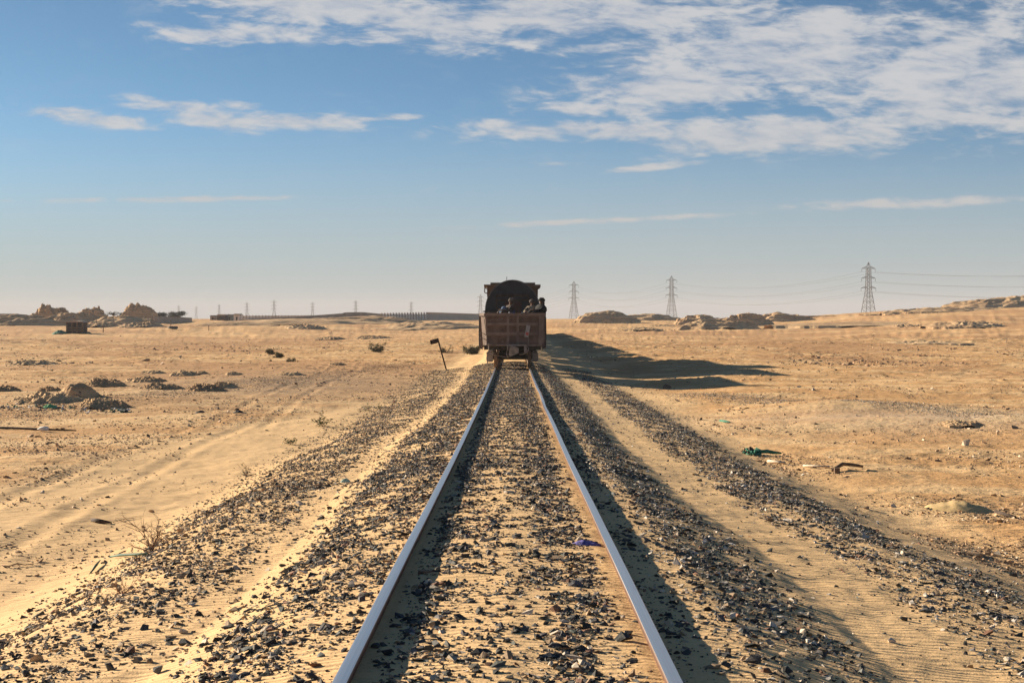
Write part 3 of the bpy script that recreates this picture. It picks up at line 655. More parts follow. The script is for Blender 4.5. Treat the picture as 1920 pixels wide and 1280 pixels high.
def ore_wagon(y, detail, L=9.6):
    root = empty('ore_wagon', (0, y, float(railz(y + 2)) - .0), 0)
    zb, zt = 1.02, 2.43
    # body: tapering hopper with cut corners, open on top
    def ring(z, wl, wr, c, inset):
        return [(-wl, c, z), (-wl + inset, 0, z), (wr - inset * .3, 0, z), (wr, c * .5, z), (wr, L - c, z), (wr - inset, L, z), (-wl + inset, L, z), (-wl, L - c, z)]
    m = MB(); b0_ = ring(zb, 1.30, 1.32, .45, .20); b1 = ring(zt - .12, 1.40, 1.42, .45, .20)
    inn0 = [(x * .94, .06 + (yy2) * (L - .12) / L, zb + .25) for x, yy2, z in b0_]; inn1 = [(x * .955, .05 + (yy2) * (L - .10) / L, z) for x, yy2, z in b1]
    vs = b0_ + b1 + inn1 + inn0; fs = []
    for j in range(8):
        j2 = (j + 1) % 8
        fs += [(j, j2, 8 + j2, 8 + j), (8 + j, 8 + j2, 16 + j2, 16 + j), (16 + j, 16 + j2, 24 + j2, 24 + j)]
    fs += [tuple(range(8))[::-1], tuple(range(24, 32))]
    m.add(vs, fs); m.build('wagon_body', M_wagon, root)
    m = MB(); r0 = ring(zt - .125, 1.46, 1.47, .40, .22); r1 = ring(zt, 1.46, 1.47, .40, .22)
    i0 = [(x * .94, .05 + yy2 * (L - .10) / L, z) for x, yy2, z in r0]; i1 = [(x * .94, .05 + yy2 * (L - .10) / L, z) for x, yy2, z in r1]
    r0 = [(x, yy2 - .05 if yy2 < L / 2 else yy2 + .05, z) for x, yy2, z in r0]; r1 = [(x, yy2 - .05 if yy2 < L / 2 else yy2 + .05, z) for x, yy2, z in r1]
    vs = r0 + r1 + i1 + i0; fs = []
    for j in range(8):
        j2 = (j + 1) % 8
        fs += [(j, j2, 8 + j2, 8 + j), (8 + j, 8 + j2, 16 + j2, 16 + j), (16 + j, 16 + j2, 24 + j2, 24 + j), (24 + j, 24 + j2, j2, j)]
    m.add(vs, fs); m.build('top_rim', M_wagonrib, root)
    for s in ((-1, 1) if detail else ()):
        for k in range(8):
            m = MB(); yk = .62 + k * (L - 1.2) / 7
            m.prism([(s * 1.33, .86), (s * 1.47, .86), (s * 1.49, 1.15), (s * 1.475, zt - .13), (s * 1.41, zt - .13)], yk - .05, yk + .05); m.build('side_stake', M_wagonrib, root)
    m = MB(); m.box(-.25, .25, .1, L - .1, .72, 1.015); m.box(-1.25, 1.25, .25, .5, .82, 1.015); m.box(-1.25, 1.25, L - .5, L - .25, .82, 1.015); m.build('underframe', M_dark, root)
    m = MB(); n = 10
    for a_ in range(1):
        gxs = np.linspace(-1.28, 1.28, 24); gys = np.linspace(.15, L - .15, 60); GX, GY = np.meshgrid(gxs, gys)
        ZZ = 2.16 + .10 * fbm(GX * 1.2, GY * .8 + y, 4, 5) - .06 * (GX / 1.3) ** 2
        ii = np.arange(24 * 60).reshape(60, 24)
        me = mesh_np('ore_load', np.stack([GX, GY, ZZ], -1).reshape(-1, 3), np.stack([ii[:-1, :-1], ii[:-1, 1:], ii[1:, 1:], ii[1:, :-1]], -1).reshape(-1, 4))
        link('ore_load', me, M_ore, root)
    bogie(root, 2.0, full=detail); bogie(root, L - 2.0, full=False)
    if detail:
        for (x0, x1) in ((-.255, -.145), (.175, .28)):
            m = MB(); m.box(x0, x1, -.062, -.002, zb + .0, zt - .13); m.build('vertical_rib', M_wagonrib, root)
        for (z0, z1) in ((1.88, 2.0), (1.46, 1.59)):
            m = MB(); m.box(-1.12, 1.12, -.058, -.0025, z0, z1); m.build('horizontal_rib', M_wagonrib, root)
        m = MB(); m.prism([(1.13, 1.10), (1.20, 1.02), (1.36, 1.12), (1.36, zt - .13), (1.15, zt - .13)], -.07, -.006); m.build('corner_post', M_wagonrib, root)
        m = MB(); m.box(-1.14, -1.10, -.04, -.003, zb, zt - .13); m.build('corner_post', M_wagonrib, root)
        m = MB(); m.box(-1.12, 1.30, -.05, -.003, zb - .03, zb + .05); m.build('end_sill', M_wagonrib, root)
        for zz2 in (1.30, 1.52):
            m = MB(); m.tube([(-1.45, .30, zz2 + .04), (-1.36, .14, zz2 + .05), (-1.25, .03, zz2), (-1.13, -.03, zz2 - .05)], .012, 6); m.build('grab_bar', M_dark, root)
        m = MB(); m.box(-.26, .62, -.30, -.07, .99, 1.06); m.box(.50, .62, -.29, -.08, .72, .988); m.box(-.24, -.18, -.29, -.08, .80, .988); m.build('coupler_bracket', M_steel, root)
        m = MB(); m.prism([(-.13, .64), (-.05, .56), (.10, .62), (.27, .70), (.27, .90), (.12, .97), (-.06, .99), (-.13, .92)], -.62, -.28)
        m.box(-.02, .16, -.30, .2, .66, .86); cp = m.build('coupler', M_steel, root)
        m = MB(); m.prism([(-.17, .60), (-.06, .55), (-.03, .97), (-.13, .97)], -.70, -.45); m.build('knuckle', M_steel, cp)
        m = MB(); m.tube([(.60, -.12, 1.0), (.69, -.22, .93), (.70, -.25, .80), (.62, -.25, .70), (.45, -.24, .64), (.30, -.24, .63)], .024, 8); m.build('air_hose', M_steel, root, True)
        m = MB(); m.tube([(-.24, -.12, .80), (-.26, -.2, .62), (-.20, -.22, .50), (-.10, -.2, .58), (-.06, -.2, .63)], .03, 7); m.build('hook', M_steel, root, True)
        m = MB(); m.tube([(-1.0, -.10, .62), (-.25, -.14, .50)], .014, 6); m.build('brake_rod', M_steel, root)
        m = MB(); m.tube([(-1.04, -.12, .74), (-1.04, -.12, 1.10)], .022, 8); m.tube([(-1.04, -.12, 1.055), (-1.04, -.12, 1.075)], .16, 20)
        m.box(-1.10, -1.0, -.13, -.11, .70, .76); m.build('handbrake', M_steel, root)
        m = MB(); m.box(-1.14, -.92, -.2, -.04, .62, .72); m.box(-1.14, -.86, .3, .55, .30, .62); m.tube([(-1.10, -.1, .7), (-1.13, -.1, .45), (-1.08, -.08, .2)], .025, 7); m.build('brake_gear', M_steel, root)
        Mp = Matrix.Translation((.66, -.10, 1.63)) @ Matrix.Rotation(R(11), 4, 'Y')
        m = MB(); m.box(-.10, .08, -.012, .012, -.26, .26, Mp); pl = m.build('warning_plate', M_plate, root)
        m = MB(); m.box(-.06, .06, -.020, -.013, -.17, -.05, Mp); m.build('red_patch', M_red, pl)
        m = MB(); m.tube([(.71, -.09, 1.37), (.67, -.09, 1.05)], .016, 6); m.build('plate_rod', M_steel, root)
        m = MB(); rs = random.Random(4)
        for kx in range(12):
            x0 = -1.03 + kx * .052 + rs.uniform(-.01, .01); z0 = 2.13 + rs.uniform(-.05, .05)
            m.bar((x0, -.0065, z0 - rs.uniform(.02, .045)), (x0 + rs.uniform(-.02, .03), -.0065, z0 + rs.uniform(.02, .045)), .014, .004)
            if rs.random() < .5: m.bar((x0 - .02, -.0105, z0 + rs.uniform(-.03, .03)), (x0 + .03, -.0105, z0 + rs.uniform(-.03, .03)), .012, .004)
        for (x0, z0) in ((-.55, 1.22), (-.46, 1.15), (-.42, 1.12)): m.bar((x0, -.0065, z0), (x0 + .01, -.0065, z0 + .12), .012, .004)
        m.build('painted_mark', M_digit, root)
        for s in (-1, 1):
            m = MB(); m.tube([(s * 1.46, .25, zt - .2), (s * 1.47, .2, 1.5), (s * 1.46, .15, 1.0), (s * 1.3, .1, .84)], .02, 6); m.build('corner_strap', M_dark, root)
    return root
def copy_tree(o, parent=None):
    c = o.copy(); C.objects.link(c); c.parent = parent
    for ch in [x for x in bpy.data.objects if x.parent == o]: copy_tree(ch, c)
    return c
YW = 70.0
w0 = ore_wagon(YW, True); tag(w0, 'rearmost brown open ore wagon with ribbed end wall and people riding on its load', 'wagon')
ZR = w0.location.z
# rounded wagon ahead of it
def arch(w, zs, zt_, n=22):
    p = [(-w, 1.1)] ; 
    for i in range(n + 1):
        a = math.pi - math.pi * i / n; p.append((w * math.cos(a), zs + (zt_ - zs) * math.sin(a)))
    p.append((w, 1.1)); return p
tw = empty('rounded_wagon', (0, 82.0, float(railz(84)))); tag(tw, 'dark blue-black wagon with a round arched end directly ahead of the ore wagon', 'wagon')
m = MB(); m.prism(arch(1.40, 2.62, 4.17), .06, 11.5); m.build('barrel_body', M_tank, tw, False)
m = MB(); o_ = arch(1.42, 2.62, 4.195); i_ = arch(1.37, 2.62, 4.14); n_ = len(o_)
vs = [(x, 0, z) for x, z in o_] + [(x, 0, z) for x, z in i_] + [(x, .10, z) for x, z in o_] + [(x, .10, z) for x, z in i_]
fs = []
for j in range(n_ - 1): fs += [(j, j + 1, n_ + j + 1, n_ + j), (2 * n_ + j, 3 * n_ + j, 3 * n_ + j + 1, 2 * n_ + j + 1), (j, 2 * n_ + j, 2 * n_ + j + 1, j + 1), (n_ + j, n_ + j + 1, 3 * n_ + j + 1, 3 * n_ + j)]
m.add(vs, fs); m.build('arched_rim', M_tankrim, tw)
m = MB(); m.box(-.86, .86, -.08, .055, 3.34, 3.46); m.box(-.86, -.78, -.08, .055, 1.2, 3.335); m.box(.78, .86, -.08, .055, 1.2, 3.335); m.box(-.775, .775, -.03, .055, 3.10, 3.18); m.build('door_frame', M_dark, tw)
m = MB(); m.box(-.40, .45, -.02, .056, 1.2, 3.05); m.build('end_door', simple('dull red door', (.035, .018, .016), (.06, .03, .026), 4, .8), tw)
m = MB(); m.box(-1.50, 1.45, -.25, 11.6, 2.54, 2.60); m.box(-1.2, 1.2, 0, 11.5, .85, 1.095); m.build('running_board', M_dark, tw)
bogie(tw, 2.0, full=False); bogie(tw, 9.6, full=False)
bw = empty('roofed_wagon', (0, 95.0, float(railz(97)))); tag(bw, 'tall dark brown rail vehicle with a flat overhanging roof behind the round wagon', 'wagon')
m = MB(); m.box(-1.42, 1.45, .2, 14, 1.0, 3.5); m.build('body', M_brown, bw)
m = MB(); m.box(-1.52, 1.50, .0, 5, 3.505, 4.12); m.build('cab', M_brown, bw)
m = MB(); m.box(-1.70, 1.66, -.15, 5.2, 4.125, 4.24); m.box(-1.32, 1.34, .0, 5, 4.245, 4.36); m.build('roof', M_brown, bw)
m = MB(); m.tube([(-1.66, -.1, 4.12), (-1.66, -.1, 3.78), (-1.50, -.1, 3.70)], .035, 6); m.tube([(-1.62, -.1, 4.05), (-1.52, -.1, 3.95)], .02, 5); m.build('bracket', M_brown, bw)
m = MB(); m.prism([(1.50, 4.12), (1.66, 4.12), (1.60, 4.0), (1.50, 3.95)], -.1, .1); m.build('gutter', M_brown, bw)
m = MB(); m.tube([(-.35, .5, 4.36), (-.35, .5, 4.72)], .018, 5); m.build('antenna', M_dark, bw)
bogie(bw, 2.4, full=False); bogie(bw, 11.6, full=False)
yq = 110.5; proto = ore_wagon(yq, False); tag(proto, 'ore wagon further up the train, casting its shadow on the sand', 'wagon', 'ore wagons further ahead in the train')
for k in range(14):
    yq += 10.8; c = copy_tree(proto); c.location = (-.0, yq, float(railz(yq)))

# ---------------------------------------------------------------- people riding on the load
def skin(name, joints, edges, mat, parent, sub=1):
    names = list(joints); me = bpy.data.meshes.new(name)
    me.from_pydata([joints[k][0] for k in names], [], [])
    me.edges.add(len(edges)); me.edges.foreach_set('vertices', [names.index(q) for e in edges for q in e]); me.update()
    o = link(name, me, mat, parent); md = o.modifiers.new('skin', 'SKIN'); sv = me.skin_vertices[0].data
    for i, k_ in enumerate(names): r_ = joints[k_][1]; sv[i].radius = (r_, r_) if not isinstance(r_, tuple) else r_
    sv[0].use_root = True
    md.use_smooth_shade = True
    s = o.modifiers.new('sub', 'SUBSURF'); s.levels = sub; s.render_levels = sub
    return o
def person(p, rz, lean, robe, wrap, label, h=1.0, armup=0.0, wide=1.0):
    root = empty('person', p, rz); tag(root, label, 'person', 'people riding on the last ore wagon')
    L = lean
    J = {'pelvis': ((0, 0, .12), .12), 'belly': ((0, .02, .28), .115), 'chest': ((L * .25, .03, .46), .135), 'neck': ((L * .34, .05, .60), .05), 'chin': ((L * .37, .06, .66), .06), 'skull': ((L * .42, .07, .76), .095), 'crown': ((L * .44, .07, .82), .06)}
    E = [('pelvis', 'belly'), ('belly', 'chest'), ('chest', 'neck'), ('neck', 'chin'), ('chin', 'skull'), ('skull', 'crown')]
    for s, t_ in ((-1, 'l'), (1, 'r')):
        J['sh' + t_] = ((L * .25 + s * .19, .03, .52), .055); J['el' + t_] = ((L * .2 + s * .27, -.16, .32 + armup), .042); J['wr' + t_] = ((s * .12, -.34, .36 + armup), .027); J['pa' + t_] = ((s * .08, -.40, .37 + armup), .032)
        E += [('chest', 'sh' + t_), ('sh' + t_, 'el' + t_), ('el' + t_, 'wr' + t_), ('wr' + t_, 'pa' + t_)]
        for fi in range(5):
            a = (-.028 + fi * .014) if fi < 4 else .045; ln = (.05, .058, .055, .045, .03)[fi]
            J[f'f{fi}a' + t_] = ((s * .08 + a, -.44 + (.02 if fi == 4 else 0), .365 + armup), .009); J[f'f{fi}b' + t_] = ((s * .08 + a * 1.2, -.44 - ln * .7, .335 + armup), .007)
            E += [('pa' + t_, f'f{fi}a' + t_), (f'f{fi}a' + t_, f'f{fi}b' + t_)]
        J['hp' + t_] = ((s * .11, -.02, .11), .10); J['kn' + t_] = ((s * .16, -.40, .30), .065); J['an' + t_] = ((s * .13, -.46, .02), .042); J['to' + t_] = ((s * .14, -.62, -.02), .035)
        E += [('pelvis', 'hp' + t_), ('hp' + t_, 'kn' + t_), ('kn' + t_, 'an' + t_), ('an' + t_, 'to' + t_)]
    skin('body', J, E, M_skin, root)
    K = {'pelvis': ((0, 0, .12), .19 * wide), 'belly': ((0, .02, .28), .17 * wide), 'chest': ((L * .25, .03, .46), .17 * wide), 'neck': ((L * .33, .05, .585), .085)}
    E2 = [('pelvis', 'belly'), ('belly', 'chest'), ('chest', 'neck')]
    for s, t_ in ((-1, 'l'), (1, 'r')):
        K['sh' + t_] = ((L * .25 + s * .19, .03, .51), .09); K['el' + t_] = ((L * .2 + s * .27, -.16, .32 + armup), .075); K['wr' + t_] = ((s * .14, -.32, .35 + armup), .05)
        K['hp' + t_] = ((s * .12, -.04, .12), .13); K['kn' + t_] = ((s * .16, -.40, .31), .095); K['an' + t_] = ((s * .14, -.45, .05), .08)
        E2 += [('chest', 'sh' + t_), ('sh' + t_, 'el' + t_), ('el' + t_, 'wr' + t_), ('pelvis', 'hp' + t_), ('hp' + t_, 'kn' + t_), ('kn' + t_, 'an' + t_)]
    skin('robe', K, E2, robe, root)
    # wrapped cloth round the head, leaving the face open
    m = MB(); hc = Vector((L * .42, .075, .765)); n = 16
    for ring_i in range(5):
        zc = -.02 + ring_i * .032; rr_ = (.105, .118, .116, .100, .070)[ring_i]
        pts = [hc + Vector((rr_ * math.cos(2 * math.pi * q / n), .012 + rr_ * 1.05 * math.sin(2 * math.pi * q / n), zc + .012 * math.sin(4 * math.pi * q / n + ring_i) + (.03 if math.sin(2 * math.pi * q / n) < -.6 and ring_i < 2 else 0))) for q in range(n + 1)]
        m.tube(pts, .026, 7)
    m.tube([hc + Vector((0, .09, -.02)), hc + Vector((0, .10, -.12)), hc + Vector((.02, .10, -.22))], [.06, .055, .03], 8)
    m.build('headwrap', wrap, root, True)
    m = MB(); fc = hc + Vector((0, -.088, -.03)); m.tube([fc + Vector((0, 0, .02)), fc + Vector((0, -.022, -.012)), fc + Vector((0, -.004, -.02))], [.007, .012, .006], 6); m.build('nose', M_skin, root, True)
    for s in (-1, 1):
        m = MB(); e = fc + Vector((s * .03, -.002, .018)); m.tube([e + Vector((-.012, 0, 0)), e, e + Vector((.012, 0, 0))], [.003, .007, .003], 6); m.build('eye', M_black, root, True)
    m = MB(); m.tube([fc + Vector((-.022, .004, -.045)), fc + Vector((0, -.002, -.045)), fc + Vector((.022, .004, -.045))], [.003, .006, .003], 6); m.build('mouth', M_red, root, True)
    return root
def onload(px, dd, dz=0): return Vector((CAMX + (px - VX) / F * dd, dd, ZR + 2.17 + dz))
person(onload(953, 71.0, .02), R(-60), .30, M_robegy, M_wrapgy, 'seated person with a grey headwrap leaning back in the middle of the ore wagon', armup=.03)
person(onload(996, 71.2, -.02), R(-20), .05, M_robebe, M_wrapgy, 'seated person in a light beige robe, left neighbour of the person in black')
person(onload(1013, 70.9, .06), R(-55), -.05, M_robebk, M_wrapbk, 'broad seated person all in black at the right corner of the ore wagon', wide=1.5).scale = (1.1, 1.1, .98)
# belongings
def cloth_lump(name, p, sx, sy, sz, mat, lab, cat, seed, rz=0, tilt=0, folds=3.0):
    n = 26; u = np.linspace(-1, 1, n); U, V = np.meshgrid(u, u)
    r = np.sqrt(U ** 2 + V ** 2 + .25 * gn(U * 1.8 + seed, V * 1.8, seed)); zt = np.clip(1 - r ** 1.7, -.25, 1) * (1 + .5 * fbm(U * folds, V * folds * .5, 3, seed))
    vs = np.stack([U * sx, V * sy, zt * sz], -1).reshape(-1, 3); ii = np.arange(n * n).reshape(n, n)
    f = np.stack([ii[:-1, :-1], ii[:-1, 1:], ii[1:, 1:], ii[1:, :-1]], -1).reshape(-1, 4)
    keep = np.ones(len(f), bool)
    o = link(name, mesh_np(name, vs, f[keep]), mat, None, p); o.rotation_euler = (0, tilt, rz); 
    s = o.modifiers.new('thick', 'SOLIDIFY'); s.thickness = .008
    return tag(o, lab, cat)
m = MB(); m.tube([(0, 0, -.22), (.06, 0, 0), (.14, 0, .18), (.18, 0, .24)], [.10, .12, .11, .05], 12); o = m.build('bedroll', M_blue, None, True, onload(939, 70.9, .28)); o.scale = (1.15, 1.6, 1.1); tag(o, 'blue grey bedroll leaning at the left end of the ore wagon', 'bedroll')
cloth_lump('blanket', onload(962, 70.6, .08), .24, .3, .24, M_blue, 'blue blanket bunched up beside the leaning person on the ore wagon', 'blanket', 3)
cloth_lump('blanket', onload(982, 70.7, .06), .30, .3, .22, simple('navy cloth', (.012, .018, .05), (.03, .04, .09), 12, .9), 'navy blanket between the two seated groups on the ore wagon', 'blanket', 5)
cloth_lump('bag', onload(954.5, 70.4, .19), .06, .08, .12, M_white, 'small white bag on the blue blanket on the ore wagon', 'bag', 8)
cloth_lump('bag', onload(979, 70.4, .24), .05, .07, .06, M_white, 'tiny white bag on the navy blanket on the ore wagon', 'bag', 9)
cloth_lump('bag', onload(920, 70.35, .18), .35, .15, .12, M_black, 'flat black bag along the left end of the ore wagon rim', 'bag', 10)

# ---------------------------------------------------------------- pylons and cables
TH = 40.0
def pylon_mesh():
    m = MB()
    def hw(z): return np.interp(z, [0, 22.5, 36.5, 40], [4.3, 1.45, 1.15, .08])
    def ring(z): w = float(hw(z)); return [Vector((s * w, t_ * w, z)) for s, t_ in ((-1, -1), (1, -1), (1, 1), (-1, 1))]
    lv = [0, 5.2, 9.8, 13.8, 17.2, 20.0, 22.5, 24.9, 27.2, 29.5, 31.8, 34.1, 36.5, 40]
    for a, b_ in zip(lv[:-1], lv[1:]):
        r0, r1 = ring(a), ring(b_)
        for i in range(4):
            j = (i + 1) % 4
            m.bar(r0[i], r1[i], .26); m.bar(r0[i], r1[j], .13); m.bar(r0[j], r1[i], .13); m.bar(r1[i], r1[j], .13)
            if a < 18:
                mid = (r0[i] + r0[j]) / 2; m.bar(mid, (r0[i] + r1[i]) / 2, .10); m.bar(mid, (r0[j] + r1[j]) / 2, .10)
    return m
arms = [(36.0, 4.9), (29.6, 5.0), (23.2, 5.4)]
pyl_me = None
def pylon(loc, rz, sc, label, grp='pylons of the power line'):
    global pyl_me
    root = empty('pylon', loc, rz); root.scale = (sc, sc, sc); tag(root, label, 'pylon', grp)
    if pyl_me is None:
        t0 = pylon_mesh().build('lattice_mast', M_tower, root); ar = []
        for (z, w) in arms:
            m = MB()
            for s in (-1, 1):
                tip = Vector((s * w, 0, z))
                for t_ in (-1, 1):
                    m.bar((s * 1.2, t_ * 1.2, z), tip, .26); m.bar((s * 1.2, t_ * 1.2, z + 1.3), tip, .2)
                    m.bar((s * 2.6, t_ * .8, z), (s * 2.0, t_ * .9, z + .9), .12)
            a_ = m.build('cross_arm', M_tower, root)
            m = MB()
            for s in (-1, 1): m.tube([(s * w, 0, z), (s * w, 0, z - 2.2)], .13, 5)
            i_ = m.build('insulators', M_tower, a_); ar.append((a_.data, i_.data))
        pyl_me = (t0.data, ar)
    else:
        link('lattice_mast', pyl_me[0], None, root)
        for a_, i_ in pyl_me[1]:
            q = link('cross_arm', a_, None, root); link('insulators', i_, None, q)
    return root
pyl = [(1628, 492, 1.0, 'tallest pylon, standing above the right slope'), (1259, 517, 1.0, 'middle pylon right of the train between two low hills'), (1076, 527, 1.0, 'first pylon right of the train, beside the flat topped hill'),
  (901, 552, .8, 'pylon half hidden behind the left side of the train'), (771, 565, .6, 'pylon above the ribbed concrete fence, next left of the train'), (667, 563, .6, 'pylon standing on the rise of the brown wall'),
  (586, 566, .6, 'pylon left of the brown wall rise'), (514, 562, .6, 'pylon above the left end of the long fence'), (463, 566, .6, 'pylon just right of the distant sheds'), (411, 570, .6, 'pylon behind the distant sheds'),
  (368, 574, .6, 'small pylon between the distant sheds and the trees'), (335, 572, .55, 'faintest small pylon above the spreading tree')]
pos = []
for i, (px, ty, sc, lab) in enumerate(pyl):
    zb_ = -1.6; d_ = (TH * sc + zb_ - CAMZ) * F / (HY - ty); x_ = CAMX + (px - VX) / F * d_
    pos.append((Vector((x_, d_, zb_)), sc))
line_dir = (pos[1][0] - pos[0][0]).normalized(); rz_ = math.atan2(line_dir.y, line_dir.x) - math.pi / 2
for i, (p, sc) in enumerate(pos): pylon(p, rz_ if i < 4 else R(20), sc, pyl[i][3])
def cable(a, b_, sag, lab):
    pts = [a.lerp(b_, t_) - Vector((0, 0, sag * 4 * t_ * (1 - t_))) for t_ in np.linspace(0, 1, 25)]
    m = MB(); m.tube(pts, .055, 4, False); tag(m.build('power_cable', M_wire), lab, 'cable', 'cables of the power line')
nxt = pos[0][0] + (pos[0][0] - pos[1][0]) * .95 + Vector((95, 0, 3)); spans = [(nxt, 1.0, pos[0][0], 1.0, 'running right from the tallest pylon'), (pos[0][0], 1.0, pos[1][0], 1.0, 'between tallest and middle pylon'), (pos[1][0], 1, pos[2][0], 1, 'between middle pylon and the one nearest the train'), (pos[2][0], 1, pos[3][0], .8, 'from the pylon right of the train to the one left of it')]
for (a, sa, b_, sb, lab) in spans:
    for (z, w), nm in zip(arms, ('upper', 'middle', 'lower')):
        for s, sd in ((-1, 'left'), (1, 'right')):
            ox = Vector((math.cos(rz_), math.sin(rz_), 0)) * s
            cable(a + ox * w * sa + Vector((0, 0, (z - 2.2) * sa)), b_ + ox * w * sb + Vector((0, 0, (z - 2.2) * sb)), 7.5, f'{nm} {sd}-side cable {lab}')

# ---------------------------------------------------------------- far walls, fence, sheds
def wall_run(name, pts, mat, label, cat, post=None, pw=.35, postmat=None, thick=.3):
    root = empty(name, pts[0][0]); tag(root, label, cat); o0 = Vector(pts[0][0])
    m = MB()
    for (a, ha), (b_, hb) in zip(pts[:-1], pts[1:]):
        a = Vector(a) - o0; b_ = Vector(b_) - o0; n_ = Vector((-(b_ - a).y, (b_ - a).x, 0)).normalized() * thick / 2; u = Vector((0, 0, 1))
        vs = [a - n_ - u * 1.5, b_ - n_ - u * 1.5, b_ + n_ - u * 1.5, a + n_ - u * 1.5, a - n_ + u * ha, b_ - n_ + u * hb, b_ + n_ + u * hb, a + n_ + u * ha]
        m.add(vs, [(0, 3, 2, 1), (4, 5, 6, 7), (0, 1, 5, 4), (1, 2, 6, 5), (2, 3, 7, 6), (3, 0, 4, 7)])
    m.build('wall_panels', mat, root)
    if post:
        tot = 0; nxt_ = 0; me0 = None
        for (a, ha), (b_, hb) in zip(pts[:-1], pts[1:]):
            a = Vector(a) - o0; b_ = Vector(b_) - o0; L_ = (b_ - a).length
            while nxt_ < tot + L_:
                t_ = (nxt_ - tot) / L_; c_ = a.lerp(b_, t_); h_ = ha + (hb - ha) * t_
                if me0 is None:
                    mm = MB(); mm.box(-pw / 2, pw / 2, -.35, .25, -1.5, h_ + .25); q = mm.build('post', postmat, root); me0 = q.data
                else: q = link('post', me0, None, root)
                q.location = c_; nxt_ += post
            tot += L_
    return root
def wz(px, py, d_): p = Wp(px, py, d_); return p
def wpt(px, pt, pb, d_):
    b_ = Wp(px, pb, d_); t_ = Wp(px, pt, d_); b_.z = float(H(np.array([b_.x]), np.array([d_ * 1.0]))[0]) - .1; return (b_, t_.z - b_.z)
wall_run('concrete_fence', [wpt(716, 588.5, 597, 450), wpt(800, 588.5, 598, 470), wpt(850, 589, 599, 520), wpt(905, 590, 599, 600), wpt(965, 591, 599, 720)], M_conc, 'long pale concrete fence with evenly spaced dark posts, running behind the train', 'fence', post=1.45, pw=.42, postmat=M_wallbr)
wall_run('concrete_fence', [wpt(450, 592, 600, 480), wpt(590, 591, 599, 470)], M_conc, 'low pale fence with thin posts at the far left', 'fence', post=1.12, pw=.12, postmat=M_wallbr)
wall_run('mud_wall', [wpt(446, 599, 604, 400), wpt(540, 594.5, 601, 410), wpt(640, 587.5, 597, 420), wpt(648, 585.5, 597, 420), wpt(680, 585, 597, 425), wpt(700, 587, 597, 430), wpt(717, 588.5, 598, 440)], M_wallbr, 'long dark brown wall climbing the low rise to the left of the concrete fence', 'wall')
wall_run('mud_wall', [wpt(-40, 588, 600, 420), wpt(34, 588, 600, 420)], M_wallbr, 'short dark wall at the far left edge of the picture', 'wall')
wall_run('mud_wall', [wpt(288, 593, 603, 385), wpt(330, 594, 606, 392), wpt(359, 595.5, 606, 402)], M_wallbr, 'dark wall right of the round rocky hill, in front of the trees', 'wall')
def shed(px, pt, pb, wpx, d_, lab, body, roof):
    b_, h = wpt(px, pt, pb, d_); w = wpx / F * d_
    root = empty('shed', b_); tag(root, lab, 'shed', 'distant sheds on the left')
    m = MB(); m.box(-w / 2, w / 2, 0, 4, -2, h * .82); m.build('wall', body, root)
    m = MB(); m.prism([(-w / 2 - .2, h * .83), (w / 2 + .2, h * .83), (w / 2 - .2, h), (-w / 2 + .3, h)], -.3, 4.3); m.build('roof', roof, root)
    m = MB(); m.box(-w * .12, w * .12, -.05, -.003, 0, h * .6); m.build('door', M_dark, root)
shed(399, 591, 597, 10, 450, 'smallest dark shed at the left of the distant sheds', M_wallbr, M_wooddk)
shed(415, 589, 597, 16, 445, 'dark long shed second from the left among the distant sheds', M_wooddk, M_wallbr)
shed(430, 589, 597, 9, 450, 'greenish shed in the middle of the distant sheds', simple('pale green wall', (.17, .19, .15), (.25, .27, .22), 3, .9), M_wallbr)
shed(444, 588, 597, 12, 440, 'pale shed with a rounded dark roof at the right end of the distant sheds', M_conc, M_wallbr)

# ---------------------------------------------------------------- wooden hut on the left plain
hd = G(140, 625); hk = hd.y / F; print('hut', hd)
hut = empty('wooden_hut', hd, R(-4)); tag(hut, 'small dark wooden hut of planks and rails on the left plain', 'hut')
w, hh, dp = 30 * hk, 24 * hk, 30 * hk * .9
m = MB(); m.box(-w / 2, w / 2, .15, dp, -.5, hh * .86); m.build('plank_wall', M_wooddk, hut)
m = MB(); m.prism([(-w / 2 - .15, hh * .865), (w / 2 + .15, hh * .865), (w * .3, hh * .97), (0, hh * 1.0), (-w * .3, hh * .95)], -.2, dp + .2); m.build('roof', M_wallbr, hut)
for x_ in (-w / 2, -w / 6, w / 6 * .9, w / 2):
    m = MB(); m.box(x_ - .11, x_ + .11, -.1, .12, -.5, hh * .86); m.build('post', M_wood, hut)
for z_ in (hh * .20, hh * .38):
    m = MB(); m.box(-w / 2, w / 2, -.16, -.102, z_, z_ + .2); m.build('rail_board', M_wood, hut)
for x_ in (-w / 3, 0.02, w / 3):
    m = MB(); m.box(x_ - .35, x_ + .35, .08, .148, hh * .45, hh * .75); m.build('window_opening', M_black, hut)
cloth_lump('tarpaulin', hd + Vector((-w * .85, -.5, -.05)), 12 * hk * 1.15, 1.5, 7 * hk, M_green, 'crumpled pale green tarpaulin left of the wooden hut', 'tarpaulin', 12)
cloth_lump('tarpaulin', hd + Vector((w * .75, 0, -.05)), 9 * hk, 1.3, 4.2 * hk, M_greendk, 'dark green tarpaulin heap right of the wooden hut', 'tarpaulin', 14)

